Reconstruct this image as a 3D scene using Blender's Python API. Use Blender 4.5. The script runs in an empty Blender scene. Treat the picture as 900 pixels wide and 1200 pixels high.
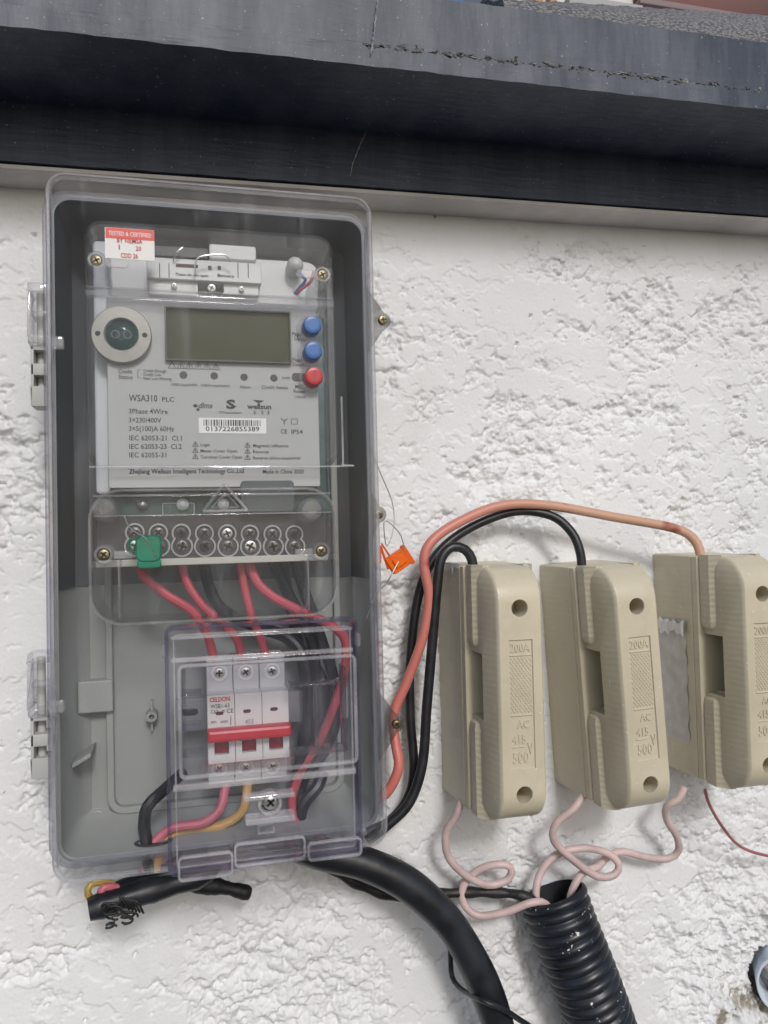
import bpy, bmesh, math, random
import numpy as np
from mathutils import Vector, Matrix

random.seed(7)
SC = bpy.context.scene
COL = SC.collection
R = math.radians

# ------------------------------------------------------------------ camera
CAM_Y = -0.62
YAW, PITCH, ROLL = R(14.0), R(2.0), R(-1.5)
FPX = 900.0                       # focal length in pixels of the 900x1200 photograph
fw = Vector((math.sin(YAW)*math.cos(PITCH), math.cos(YAW)*math.cos(PITCH), math.sin(PITCH)))
rt0 = Vector((math.cos(YAW), -math.sin(YAW), 0)); up0 = rt0.cross(fw)
RT = rt0*math.cos(ROLL) + up0*math.sin(ROLL)
UP = -rt0*math.sin(ROLL) + up0*math.cos(ROLL)
cd = bpy.data.cameras.new('camera'); cam = bpy.data.objects.new('camera', cd); COL.objects.link(cam)
cam.matrix_world = Matrix(((RT.x, UP.x, -fw.x, 0), (RT.y, UP.y, -fw.y, CAM_Y), (RT.z, UP.z, -fw.z, 0), (0, 0, 0, 1)))
cd.sensor_fit = 'VERTICAL'; cd.sensor_height = 36.0; cd.lens = 36.0*FPX/1200.0
cd.clip_start = 0.01; cd.clip_end = 500
SC.camera = cam

# ------------------------------------------------------------------ world and sun
SUN_EL, SUN_AZ = R(33), R(4)     # azimuth from straight in front of the wall, negative = left
w = bpy.data.worlds.new('World'); SC.world = w; w.use_nodes = True
nt = w.node_tree
sky = nt.nodes.new('ShaderNodeTexSky'); sky.sky_type = 'NISHITA'; sky.sun_disc = False
sky.sun_elevation = SUN_EL; sky.sun_rotation = math.pi - SUN_AZ
sky.air_density = 1.0; sky.dust_density = 2.0; sky.ozone_density = 1.0
nt.nodes['Background'].inputs['Strength'].default_value = 0.11
nt.links.new(sky.outputs['Color'], nt.nodes['Background'].inputs['Color'])
sd = bpy.data.lights.new('sun', 'SUN'); sd.energy = 1.55; sd.angle = R(11); sd.color = (1, .99, .985)
sun = bpy.data.objects.new('sun', sd); COL.objects.link(sun)
sdir = Vector((math.sin(SUN_AZ)*math.cos(SUN_EL), -math.cos(SUN_AZ)*math.cos(SUN_EL), math.sin(SUN_EL)))
sun.rotation_euler = (-sdir).to_track_quat('-Z', 'Y').to_euler()
sun.location = sdir*3
SC.view_settings.view_transform = 'Standard'; SC.view_settings.look = 'None'
SC.view_settings.gamma = 1.0; SC.view_settings.use_curve_mapping = False
SC.view_settings.exposure = 0.0
SC.render.engine = 'CYCLES'
SC.cycles.transparent_max_bounces = 48
SC.cycles.max_bounces = 10; SC.cycles.diffuse_bounces = 5; SC.cycles.glossy_bounces = 5
SC.cycles.use_denoising = True; SC.cycles.denoising_prefilter = 'ACCURATE'
SC.cycles.sample_clamp_indirect = 4

# ------------------------------------------------------------------ measuring: photo pixel at depth d in front of the wall -> world
def at(px, py, d):
    v = fw + RT*((px-450)/FPX) - UP*((py-600)/FPX)
    t = (-d - CAM_Y)/v.y
    return Vector((v.x*t, -d, v.z*t))
def rect(px0, py0, px1, py1, d):
    xm, ym = (px0+px1)/2, (py0+py1)/2
    return at(px0, ym, d).x, at(px1, ym, d).x, at(xm, py1, d).z, at(xm, py0, d).z
def atl(pts): return [at(*p) for p in pts]

# ------------------------------------------------------------------ mesh helpers
class MB:
    def __init__(s): s.v = []; s.f = []; s.m = []; s.mi = 0
    def face(s, idx): s.f.append(tuple(idx)); s.m.append(s.mi)
    def add(s, pts): n = len(s.v); s.v += [tuple(p) for p in pts]; return n
    def box(s, x0, x1, z0, z1, d0, d1):
        n = s.add([(x, -d, z) for d in (d0, d1) for x, z in ((x0, z0), (x1, z0), (x1, z1), (x0, z1))])
        for q in ((0, 1, 2, 3), (4, 5, 6, 7), (0, 1, 5, 4), (1, 2, 6, 5), (2, 3, 7, 6), (3, 0, 4, 7)): s.face([n+i for i in q])
        return s
    def loft(s, rings, cap0=True, cap1=True):
        k = len(rings[0]); ns = [s.add(r) for r in rings]
        for a, b in zip(ns, ns[1:]):
            for i in range(k):
                j = (i+1) % k; s.face((a+i, a+j, b+j, b+i))
        if cap0: s.face([ns[0]+i for i in range(k)])
        if cap1: s.face([ns[-1]+i for i in range(k)])
        return s
    def rbox(s, x0, x1, z0, z1, d0, d1, r=.002, b=.0008, k=4):
        return s.loft([rr(x0, x1, z0, z1, r, d0, 0, k), rr(x0, x1, z0, z1, r, d1-b, 0, k),
                       rr(x0, x1, z0, z1, r, d1-b*.3, b*.3, k), rr(x0, x1, z0, z1, r, d1, b, k)])
    def shell(s, outer, inner):
        """outer and inner: lists of rings from back to front; joined at the back, capped at the front"""
        return s.loft(outer[::-1] + inner)
    def disc(s, cx, cz, r, d0, d1, seg=20, b=None):
        b = r*.12 if b is None else b
        c = lambda rad, d: [(cx+rad*math.cos(2*math.pi*i/seg), -d, cz+rad*math.sin(2*math.pi*i/seg)) for i in range(seg)]
        return s.loft([c(r, d0), c(r, d1-b), c(r-b*.4, d1-b*.3), c(r-b, d1)])
    def lathe(s, cx, cz, prof, seg=24, caps=(False, False)):
        return s.loft([[(cx+r*math.cos(2*math.pi*i/seg), -d, cz+r*math.sin(2*math.pi*i/seg)) for i in range(seg)] for r, d in prof], *caps)
    def tube(s, pts, r, seg=10, step=None, caps=True, smooth=True):
        """round bar along a smoothed path; r a number or a function of (t 0..1, arclength)"""
        P = catmull(pts, step or .004) if smooth else [Vector(p) for p in pts]
        L = [0.0]
        for a, b in zip(P, P[1:]): L.append(L[-1]+(b-a).length)
        T = [(P[min(i+1, len(P)-1)]-P[max(i-1, 0)]).normalized() for i in range(len(P))]
        n = T[0].cross(Vector((.3, 1, .2))).normalized(); rings = []
        for i, p in enumerate(P):
            n = (n - T[i]*n.dot(T[i])).normalized(); b = T[i].cross(n)
            rad = r(L[i]/L[-1], L[i]) if callable(r) else r
            rings.append([p + (n*math.cos(2*math.pi*j/seg)+b*math.sin(2*math.pi*j/seg))*rad for j in range(seg)])
        return s.loft(rings, caps, caps)
    def ribbon(s, pts, wd, d):
        """flat line of width wd through (x, z) points at depth d"""
        for (xa, za), (xb, zb) in zip(pts, pts[1:]):
            l = math.hypot(xb-xa, zb-za) or 1e-9; nx, nz = -(zb-za)/l*wd/2, (xb-xa)/l*wd/2
            n = s.add([(xa+nx, -d, za+nz), (xa-nx, -d, za-nz), (xb-nx, -d, zb-nz), (xb+nx, -d, zb+nz)]); s.face((n, n+1, n+2, n+3))
        return s
    def xform(s, M): s.v = [tuple(M @ Vector(p)) for p in s.v]; return s
    def build(s, name, mat, parent=None, angle=35, bevel=0):
        me = bpy.data.meshes.new(name); off = root_loc(parent)
        me.from_pydata([(x-off.x, y-off.y, z-off.z) for x, y, z in s.v], [], s.f)
        me.polygons.foreach_set('material_index', s.m)
        bm = bmesh.new(); bm.from_mesh(me)
        bmesh.ops.recalc_face_normals(bm, faces=bm.faces)
        if bevel:
            bmesh.ops.remove_doubles(bm, verts=bm.verts, dist=1e-6)
            es = [e for e in bm.edges if len(e.link_faces) == 2 and e.calc_face_angle() > .5]
            bmesh.ops.bevel(bm, geom=es, offset=bevel, segments=2, profile=.5, affect='EDGES', clamp_overlap=True)
        bm.to_mesh(me); bm.free()
        return link(name, me, mat, parent, angle)

def link(name, me, mat, parent=None, angle=35):
    for m in (mat if isinstance(mat, (list, tuple)) else [mat]): me.materials.append(m)
    me.polygons.foreach_set('use_smooth', [True]*len(me.polygons))
    if angle < 180: me.set_sharp_from_angle(angle=R(angle))
    if len(me.polygons) < 200000:
        ring = {e for p_ in me.polygons if len(p_.vertices) > 4 for e in p_.edge_keys}     # flat caps keep crisp borders
        if ring:
            for e in me.edges:
                if e.key in ring: e.use_edge_sharp = True
    o = bpy.data.objects.new(name, me); COL.objects.link(o)
    if parent is not None: o.parent = parent
    return o
def root_loc(p):
    v = Vector((0, 0, 0))
    while p is not None: v += p.location; p = p.parent
    return v
def rr(x0, x1, z0, z1, r, d, inset=0, k=4):
    x0 += inset; x1 -= inset; z0 += inset; z1 -= inset; r = max(r-inset, .00005); out = []
    for cx, cz, a in ((x1-r, z1-r, 0), (x0+r, z1-r, 90), (x0+r, z0+r, 180), (x1-r, z0+r, 270)):
        for i in range(k+1):
            t = R(a+90*i/k); out.append((cx+r*math.cos(t), -d, cz+r*math.sin(t)))
    return out
def catmull(pts, step):
    P = [Vector(p) for p in pts]
    if len(P) < 3:
        n = max(2, int((P[1]-P[0]).length/step)); return [P[0].lerp(P[1], i/n) for i in range(n+1)]
    Q = [P[0]*2-P[1]] + P + [P[-1]*2-P[-2]]; out = []
    for i in range(1, len(Q)-2):
        a, b, c, e = Q[i-1:i+3]; n = max(2, int((c-b).length/step))
        for j in range(n):
            t = j/n
            out.append(.5*((2*b)+(c-a)*t+(2*a-5*b+4*c-e)*t*t+(3*b-a-3*c+e)*t**3))
    out.append(P[-1]); return out
def thing(name, label, cat, loc=(0, 0, 0), group=None):
    o = bpy.data.objects.new(name, None); COL.objects.link(o); o.location = loc; o.empty_display_size = .02
    return tag(o, label, cat, group)
def tag(o, label, cat, group=None):
    o['label'] = label; o['category'] = cat
    if group: o['group'] = group
    return o
def wire(name, pts, rad, mat, label, cat='wire', group=None, seg=10):
    return tag(MB().tube(atl(pts), rad, seg).build(name, mat), label, cat, group)

FONT_CACHE = {}
def text_mesh(s, extrude=0.0, bold=0.0):
    cu = bpy.data.curves.new('lettering', 'FONT'); cu.body = s; cu.size = 1; cu.resolution_u = 2
    cu.extrude = extrude; cu.offset = bold; cu.align_x = 'LEFT'
    ob = bpy.data.objects.new('lettering', cu); COL.objects.link(ob)
    me = bpy.data.meshes.new_from_object(ob)
    bpy.data.objects.remove(ob); bpy.data.curves.remove(cu)
    return me
def letter(s, x0, x1, zb, h, d, mat, parent, extrude=0.0, bold=0.012, slant=0.0):
    """lettering from x0 to x1 on baseline zb, capital height h, at depth d"""
    me = text_mesh(s, extrude, bold); n = len(me.vertices)
    co = np.empty(n*3); me.vertices.foreach_get('co', co); co = co.reshape(-1, 3)
    w_ = co[:, 0].max()-co[:, 0].min(); sx = (x1-x0)/w_ if x1 is not None else h/.7
    off = root_loc(parent); out = np.empty_like(co)
    out[:, 0] = x0+(co[:, 0]-co[:, 0].min())*sx+slant*co[:, 1]*h/.7
    out[:, 1] = -d-co[:, 2]*.0016 if extrude else -d
    out[:, 2] = zb+co[:, 1]*h/.7
    out -= np.array(off)
    me.vertices.foreach_set('co', out.ravel()); me.update()
    return link('lettering', me, mat, parent, 60)
def pletter(s, px0, px1, py, hpx, d, mat, parent, **k):
    """the same, measured in the photograph: baseline py at the left end"""
    a = at(px0, py, d); b = at(px1, py, d)
    return letter(s, a.x, b.x, a.z, hpx*abs(d+CAM_Y)/FPX*1.03, d, mat, parent, **k)

# ------------------------------------------------------------------ materials
def mat(name, col, rough=.5, spec=.5, metal=0, bump=None, var=None, coat=0, sss=0):
    """bump=(scale, strength, distance); var=(scale, amount)"""
    m = bpy.data.materials.new(name); m.use_nodes = True; N = m.node_tree.nodes; K = m.node_tree.links
    p = N['Principled BSDF']; p.inputs['Base Color'].default_value = (*col, 1)
    p.inputs['Roughness'].default_value = rough; p.inputs['Metallic'].default_value = metal
    p.inputs['Specular IOR Level'].default_value = spec; p.inputs['Coat Weight'].default_value = coat
    co = N.new('ShaderNodeTexCoord')
    if var:
        n = N.new('ShaderNodeTexNoise'); n.inputs['Scale'].default_value = var[0]; n.inputs['Detail'].default_value = 6
        K.new(co.outputs['Object'], n.inputs['Vector'])
        r = N.new('ShaderNodeMapRange'); r.inputs['From Min'].default_value = .3; r.inputs['From Max'].default_value = .7
        r.inputs['To Min'].default_value = 1-var[1]; r.inputs['To Max'].default_value = 1+var[1]; K.new(n.outputs['Fac'], r.inputs['Value'])
        x = N.new('ShaderNodeVectorMath'); x.operation = 'SCALE'; x.inputs[0].default_value = col
        K.new(r.outputs['Result'], x.inputs['Scale']); K.new(x.outputs[0], p.inputs['Base Color'])
        r2 = N.new('ShaderNodeMapRange'); r2.inputs['To Min'].default_value = max(rough-.1, .03); r2.inputs['To Max'].default_value = min(rough+.15, 1)
        K.new(n.outputs['Fac'], r2.inputs['Value']); K.new(r2.outputs['Result'], p.inputs['Roughness'])
    if bump:
        n = N.new('ShaderNodeTexNoise'); n.inputs['Scale'].default_value = bump[0]; n.inputs['Detail'].default_value = 5
        K.new(co.outputs['Object'], n.inputs['Vector'])
        b = N.new('ShaderNodeBump'); b.inputs['Strength'].default_value = bump[1]; b.inputs['Distance'].default_value = bump[2]
        K.new(n.outputs['Fac'], b.inputs['Height']); K.new(b.outputs['Normal'], p.inputs['Normal'])
    return m
def clear(name, tint, rough=.02, ior=1.5, haze=0.0, hazecol=(.75, .77, .8), bump=None, streak=0):
    """clear moulded plastic sheet: Fresnel reflection over tinted transmission, a trace of surface haze"""
    m = bpy.data.materials.new(name); m.use_nodes = True; N = m.node_tree.nodes; K = m.node_tree.links
    N.remove(N['Principled BSDF']); out = N['Material Output']
    ge = N.new('ShaderNodeNewGeometry'); mp = N.new('ShaderNodeMath'); mp.operation = 'MULTIPLY_ADD'
    mp.inputs[1].default_value = 1/ior-ior; mp.inputs[2].default_value = ior; K.new(ge.outputs['Backfacing'], mp.inputs[0])
    fr = N.new('ShaderNodeFresnel'); K.new(mp.outputs[0], fr.inputs['IOR'])
    tr = N.new('ShaderNodeBsdfTransparent'); tr.inputs['Color'].default_value = (*tint, 1)
    gl = N.new('ShaderNodeBsdfGlossy'); gl.inputs['Roughness'].default_value = rough
    mx = N.new('ShaderNodeMixShader'); K.new(fr.outputs[0], mx.inputs[0]); K.new(gl.outputs[0], mx.inputs[2])
    if haze:
        df = N.new('ShaderNodeBsdfDiffuse'); df.inputs['Color'].default_value = (*hazecol, 1)
        no = N.new('ShaderNodeTexNoise'); no.inputs['Scale'].default_value = 28; no.inputs['Detail'].default_value = 7
        co = N.new('ShaderNodeTexCoord'); K.new(co.outputs['Object'], no.inputs['Vector'])
        r = N.new('ShaderNodeMapRange'); r.inputs['From Min'].default_value = .35; r.inputs['From Max'].default_value = .75
        r.inputs['To Min'].default_value = haze*.5; r.inputs['To Max'].default_value = haze*1.6; K.new(no.outputs['Fac'], r.inputs['Value'])
        fac = r.outputs[0]
        if streak:                                          # wiped dust and fine scuffs
            mp_ = N.new('ShaderNodeMapping'); mp_.inputs['Scale'].default_value = (55, 55, 9); mp_.inputs['Rotation'].default_value = (0, .12, 0); K.new(co.outputs['Object'], mp_.inputs[0])
            n_ = N.new('ShaderNodeTexNoise'); n_.inputs['Scale'].default_value = 1; n_.inputs['Detail'].default_value = 9; n_.inputs['Roughness'].default_value = .7; K.new(mp_.outputs[0], n_.inputs['Vector'])
            q_ = N.new('ShaderNodeMapRange'); q_.inputs['From Min'].default_value = .56; q_.inputs['From Max'].default_value = .82; q_.inputs['To Max'].default_value = streak; K.new(n_.outputs['Fac'], q_.inputs['Value'])
            ad_ = N.new('ShaderNodeMath'); K.new(r.outputs[0], ad_.inputs[0]); K.new(q_.outputs[0], ad_.inputs[1]); fac = ad_.outputs[0]
        m2 = N.new('ShaderNodeMixShader'); K.new(fac, m2.inputs[0]); K.new(tr.outputs[0], m2.inputs[1]); K.new(df.outputs[0], m2.inputs[2])
        K.new(m2.outputs[0], mx.inputs[1])
    else: K.new(tr.outputs[0], mx.inputs[1])
    if bump:
        n = N.new('ShaderNodeTexNoise'); n.inputs['Scale'].default_value = bump[0]; b = N.new('ShaderNodeBump')
        co = N.new('ShaderNodeTexCoord'); K.new(co.outputs['Object'], n.inputs['Vector'])
        b.inputs['Strength'].default_value = bump[1]; b.inputs['Distance'].default_value = .001
        K.new(n.outputs['Fac'], b.inputs['Height']); K.new(b.outputs['Normal'], gl.inputs['Normal']); K.new(b.outputs['Normal'], fr.inputs['Normal'])
    K.new(mx.outputs[0], out.inputs['Surface'])
    return m

M = {}
M['clear'] = clear('clear_polycarbonate', (.985, .987, .987), .03, 1.14, haze=.006, streak=.10)
M['clear_rim'] = clear('clear_polycarbonate_rim', (.80, .80, .85), .04, 1.45, haze=.045)
M['clear_meter'] = clear('meter_cover_plastic', (.98, .984, .99), .03, 1.13, haze=.022)
M['clear_edge'] = clear('thick_clear_edge', (.90, .90, .915), .03, 1.5, haze=.13, hazecol=(.88, .88, .9))  # white haze puts the sky's highlights on thick edges into the colour
M['ear_clear'] = clear('smoky_clear_ear', (.62, .62, .62), .04, 1.5, haze=.04)
M['edge_highlight'] = clear('highlit_clear_edge', (.90, .90, .915), .03, 1.5, haze=.19, hazecol=(.9, .9, .92))  # stronger white haze, painting bright highlight lines along the edges
M['clear_violet'] = clear('violet_tinted_clear', (.975, .972, .982), .03, 1.22, haze=.012, hazecol=(.72, .71, .8))
M['violet_edge'] = clear('violet_edge', (.70, .69, .80), .04, 1.45, haze=.05, hazecol=(.65, .64, .78))
M['box_grey'] = mat('box_grey_plastic', (.30, .315, .31), .45, .4, bump=(400, .15, .0006), var=(9, .06))
M['hinge_grey'] = mat('hinge_grey_plastic', (.45, .455, .44), .45, .4)
M['face'] = mat('faceplate_grey', (.41, .415, .41), .5, .4, var=(30, .03))
M['meter_grey'] = mat('meter_light_grey', (.50, .52, .54), .45)
M['module'] = mat('module_pale_plastic', (.62, .62, .61), .45)
M['teal'] = mat('dark_teal_board', (.035, .075, .075), .4, var=(60, .4))
M['dark'] = mat('dark_plastic', (.02, .022, .025), .4)
M['term'] = mat('terminal_block_grey', (.035, .037, .04), .45)
M['collar'] = mat('terminal_collar', (.36, .365, .37), .4)
M['beige'] = mat('beige_strip', (.50, .49, .44), .5)
M['lcd'] = mat('lcd_olive', (.058, .063, .030), .3, .12, var=(14, .12))
M['lcdrim'] = mat('display_rim', (.10, .11, .10), .3)
M['ink'] = mat('dark_print', (.035, .037, .04), .6)
M['redink'] = mat('red_print', (.55, .03, .035), .6)
M['white_paper'] = mat('white_sticker', (.78, .77, .75), .55)
M['red_paper'] = mat('red_sticker', (.72, .10, .08), .55)
M['metal'] = mat('zinc_metal', (.55, .55, .54), .32, metal=1, var=(300, .15))
M['ringmetal'] = mat('port_ring_metal', (.30, .29, .265), .45, metal=.3, var=(200, .1))
M['brass'] = mat('yellowed_screw', (.24, .205, .13), .35, metal=1, var=(400, .3))
M['dull_metal'] = mat('dull_terminal_metal', (.13, .13, .13), .35, metal=.7, var=(300, .3))
M['slot'] = mat('screw_slot', (.015, .013, .01), .7)
M['green_lens'] = mat('green_lens', (.006, .04, .036), .12, .15)
M['blue'] = mat('blue_button', (.012, .115, .38), .35)
M['red'] = mat('red_button', (.50, .012, .025), .35)
M['green_seal'] = clear('green_seal_plastic', (.05, .55, .38), .08, haze=.45, hazecol=(.012, .36, .25))
M['orange'] = clear('orange_seal_plastic', (.95, .30, .03), .1, haze=.55, hazecol=(.95, .20, .012))
M['brk_white'] = mat('breaker_white', (.74, .74, .70), .4, var=(40, .03))
M['brk_grey'] = mat('breaker_terminal_grey', (.52, .53, .52), .45)
M['brk_red'] = mat('breaker_red', (.60, .025, .04), .35)
M['brk_dkred'] = mat('breaker_dark_red', (.30, .012, .02), .4)
M['w_red'] = mat('red_wire', (.48, .075, .10), .42, var=(60, .12))
M['w_black'] = mat('black_wire', (.014, .016, .02), .38, var=(80, .4))
M['w_pink'] = mat('pink_wire', (.55, .15, .20), .42, var=(60, .1))
M['w_yellow'] = mat('yellow_wire', (.58, .36, .13), .45, var=(60, .1))
M['w_pale'] = mat('pale_pink_wire', (.56, .43, .42), .42, var=(35, .22), bump=(300, .2, .0005))
M['w_thin'] = mat('dusty_dark_red_wire', (.36, .12, .14), .5, var=(40, .25))
M['cable'] = mat('black_cable_sheath', (.013, .015, .019), .36, var=(50, .5), bump=(120, .25, .001))
M['tape'] = mat('black_tape', (.012, .012, .013), .5, bump=(250, .5, .001))
M['steel_wire'] = mat('seal_wire', (.62, .62, .6), .3, metal=1)
M['pipe'] = mat('pale_blue_pipe', (.60, .68, .78), .35)
M['paper'] = mat('torn_grey_paper', (.56, .54, .545), .75, var=(120, .12), bump=(500, .4, .0006))
M['peel'] = mat('peeled_white_paper', (.72, .72, .72), .8, bump=(300, .8, .001))

def salmon():
    m = mat('salmon_wire', (.58, .25, .2), .42, bump=(250, .2, .0005)); N = m.node_tree.nodes; K = m.node_tree.links; p = N['Principled BSDF']
    co = N.new('ShaderNodeTexCoord'); sp = N.new('ShaderNodeSeparateXYZ'); K.new(co.outputs['Object'], sp.inputs[0])
    r = N.new('ShaderNodeValToRGB'); e = r.color_ramp.elements       # the insulation has faded towards its far end
    e[0].position = .35; e[0].color = (.58, .16, .14, 1); e[1].position = .62; e[1].color = (.55, .33, .23, 1)
    a = N.new('ShaderNodeMath'); a.operation = 'MULTIPLY_ADD'; a.inputs[1].default_value = 1.6; a.inputs[2].default_value = .12
    K.new(sp.outputs['X'], a.inputs[0]); K.new(a.outputs[0], r.inputs[0])
    n = N.new('ShaderNodeTexNoise'); n.inputs['Scale'].default_value = 22; n.inputs['Detail'].default_value = 3; K.new(co.outputs['Object'], n.inputs['Vector'])
    q = N.new('ShaderNodeMapRange'); q.inputs['From Min'].default_value = .62; q.inputs['From Max'].default_value = .68; K.new(n.outputs[0], q.inputs[0])
    x = N.new('ShaderNodeMix'); x.data_type = 'RGBA'; K.new(q.outputs[0], x.inputs[0]); K.new(r.outputs[0], x.inputs[6]); x.inputs[7].default_value = (.30, .06, .06, 1)
    K.new(x.outputs[2], p.inputs['Base Color']); return m
M['salmon'] = salmon()

def ceramic(rib=.10, nm='cream_ceramic'):
    m = mat(nm, (.55, .50, .378), .33, .5, var=(22, .07)); N = m.node_tree.nodes; K = m.node_tree.links; p = N['Principled BSDF']
    co = N.new('ShaderNodeTexCoord'); wv = N.new('ShaderNodeTexWave'); wv.bands_direction = 'Z'; wv.inputs['Scale'].default_value = 68
    wv.inputs['Distortion'].default_value = 2.5; wv.inputs['Detail'].default_value = 2; K.new(co.outputs['Object'], wv.inputs['Vector'])
    sp = N.new('ShaderNodeSeparateXYZ'); ge = N.new('ShaderNodeTexCoord'); K.new(ge.outputs['Normal'], sp.inputs[0])
    ab = N.new('ShaderNodeMath'); ab.operation = 'ABSOLUTE'; K.new(sp.outputs['X'], ab.inputs[0])      # drag lines left by the mould on the flanks
    oi = N.new('ShaderNodeObjectInfo'); ad = N.new('ShaderNodeVectorMath'); ad.operation = 'MULTIPLY_ADD'
    ad.inputs[1].default_value = (1, 1, 1); K.new(co.outputs['Object'], ad.inputs[0]); K.new(oi.outputs['Location'], ad.inputs[2])
    g1 = N.new('ShaderNodeTexNoise'); g1.inputs['Scale'].default_value = 38; g1.inputs['Detail'].default_value = 8; g1.inputs['Roughness'].default_value = .7; K.new(ad.outputs[0], g1.inputs['Vector'])
    g2 = N.new('ShaderNodeMapRange'); g2.inputs['From Min'].default_value = .50; g2.inputs['From Max'].default_value = .78; g2.inputs['To Max'].default_value = .45; K.new(g1.outputs[0], g2.inputs[0])
    src = p.inputs['Base Color'].links[0].from_socket
    gm = N.new('ShaderNodeMix'); gm.data_type = 'RGBA'; K.new(g2.outputs[0], gm.inputs[0]); K.new(src, gm.inputs[6]); gm.inputs[7].default_value = (.40, .36, .27, 1)
    g3 = N.new('ShaderNodeTexNoise'); g3.inputs['Scale'].default_value = 330; g3.inputs['Detail'].default_value = 2; K.new(ad.outputs[0], g3.inputs['Vector'])
    g4 = N.new('ShaderNodeMapRange'); g4.inputs['From Min'].default_value = .71; g4.inputs['From Max'].default_value = .75; g4.inputs['To Max'].default_value = .8; K.new(g3.outputs[0], g4.inputs[0])
    gn = N.new('ShaderNodeMix'); gn.data_type = 'RGBA'; K.new(g4.outputs[0], gn.inputs[0]); K.new(gm.outputs[2], gn.inputs[6]); gn.inputs[7].default_value = (.70, .69, .66, 1)
    K.new(gn.outputs[2], p.inputs['Base Color'])
    st = N.new('ShaderNodeMapRange'); st.inputs['From Min'].default_value = .25; st.inputs['From Max'].default_value = .8; st.inputs['To Min'].default_value = .0; st.inputs['To Max'].default_value = rib; K.new(ab.outputs[0], st.inputs[0])
    b = N.new('ShaderNodeBump'); b.inputs['Distance'].default_value = .0007; K.new(st.outputs[0], b.inputs['Strength']); K.new(wv.outputs['Fac'], b.inputs['Height'])
    n = N.new('ShaderNodeTexNoise'); n.inputs['Scale'].default_value = 160; n.inputs['Detail'].default_value = 5; K.new(co.outputs['Object'], n.inputs['Vector'])
    b2 = N.new('ShaderNodeBump'); b2.inputs['Strength'].default_value = .12; b2.inputs['Distance'].default_value = .001
    K.new(n.outputs[0], b2.inputs['Height']); K.new(b.outputs[0], b2.inputs['Normal']); K.new(b2.outputs[0], p.inputs['Normal']); return m
M['ceramic'] = ceramic()
M['ribbed'] = ceramic(.28, 'ribbed_ceramic')

def plaster():
    m = bpy.data.materials.new('painted_rough_plaster'); m.use_nodes = True; N = m.node_tree.nodes; K = m.node_tree.links; p = N['Principled BSDF']
    p.inputs['Roughness'].default_value = .75; p.inputs['Specular IOR Level'].default_value = .25
    co = N.new('ShaderNodeTexCoord')
    n = N.new('ShaderNodeTexNoise'); n.inputs['Scale'].default_value = 5; n.inputs['Detail'].default_value = 8; K.new(co.outputs['Object'], n.inputs['Vector'])
    r = N.new('ShaderNodeValToRGB'); e = r.color_ramp.elements
    e[0].position = .3; e[0].color = (.685, .695, .705, 1); e[1].position = .7; e[1].color = (.765, .775, .785, 1); K.new(n.outputs[0], r.inputs[0])
    at_ = N.new('ShaderNodeAttribute'); at_.attribute_name = 'bare'
    n2 = N.new('ShaderNodeTexNoise'); n2.inputs['Scale'].default_value = 90; n2.inputs['Detail'].default_value = 6; K.new(co.outputs['Object'], n2.inputs['Vector'])
    r2 = N.new('ShaderNodeValToRGB'); e = r2.color_ramp.elements
    e[0].position = .3; e[0].color = (.16, .145, .12, 1); e[1].position = .7; e[1].color = (.38, .34, .28, 1); K.new(n2.outputs[0], r2.inputs[0])
    x = N.new('ShaderNodeMix'); x.data_type = 'RGBA'; K.new(at_.outputs['Fac'], x.inputs[0]); K.new(r.outputs[0], x.inputs[6]); K.new(r2.outputs[0], x.inputs[7])
    s1 = N.new('ShaderNodeTexNoise'); s1.inputs['Scale'].default_value = 120; s1.inputs['Detail'].default_value = 3; K.new(co.outputs['Object'], s1.inputs['Vector'])
    s2 = N.new('ShaderNodeMapRange'); s2.inputs['From Min'].default_value = .735; s2.inputs['From Max'].default_value = .775; s2.inputs['To Max'].default_value = .75; K.new(s1.outputs[0], s2.inputs[0])
    y = N.new('ShaderNodeMix'); y.data_type = 'RGBA'; K.new(s2.outputs[0], y.inputs[0]); K.new(x.outputs[2], y.inputs[6]); y.inputs[7].default_value = (.20, .19, .175, 1)
    mp = N.new('ShaderNodeMapping'); mp.inputs['Scale'].default_value = (1, 1, .3); K.new(co.outputs['Object'], mp.inputs[0])
    s3 = N.new('ShaderNodeTexNoise'); s3.inputs['Scale'].default_value = 17; s3.inputs['Detail'].default_value = 9; s3.inputs['Roughness'].default_value = .65; K.new(mp.outputs[0], s3.inputs['Vector'])
    s4 = N.new('ShaderNodeMapRange'); s4.inputs['From Min'].default_value = .55; s4.inputs['From Max'].default_value = .85; s4.inputs['To Max'].default_value = .4; K.new(s3.outputs[0], s4.inputs[0])
    y2 = N.new('ShaderNodeMix'); y2.data_type = 'RGBA'; K.new(s4.outputs[0], y2.inputs[0]); K.new(y.outputs[2], y2.inputs[6]); y2.inputs[7].default_value = (.50, .49, .46, 1)
    K.new(y2.outputs[2], p.inputs['Base Color'])
    n3 = N.new('ShaderNodeTexNoise'); n3.inputs['Scale'].default_value = 420; n3.inputs['Detail'].default_value = 6; K.new(co.outputs['Object'], n3.inputs['Vector'])
    b = N.new('ShaderNodeBump'); b.inputs['Strength'].default_value = .28; b.inputs['Distance'].default_value = .0012
    K.new(n3.outputs[0], b.inputs['Height']); K.new(b.outputs[0], p.inputs['Normal']); return m
M['plaster'] = plaster()
M['soffit'] = mat('smooth_plaster', (.56, .53, .51), .8, .2, bump=(90, .5, .003), var=(16, .20))

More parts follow.
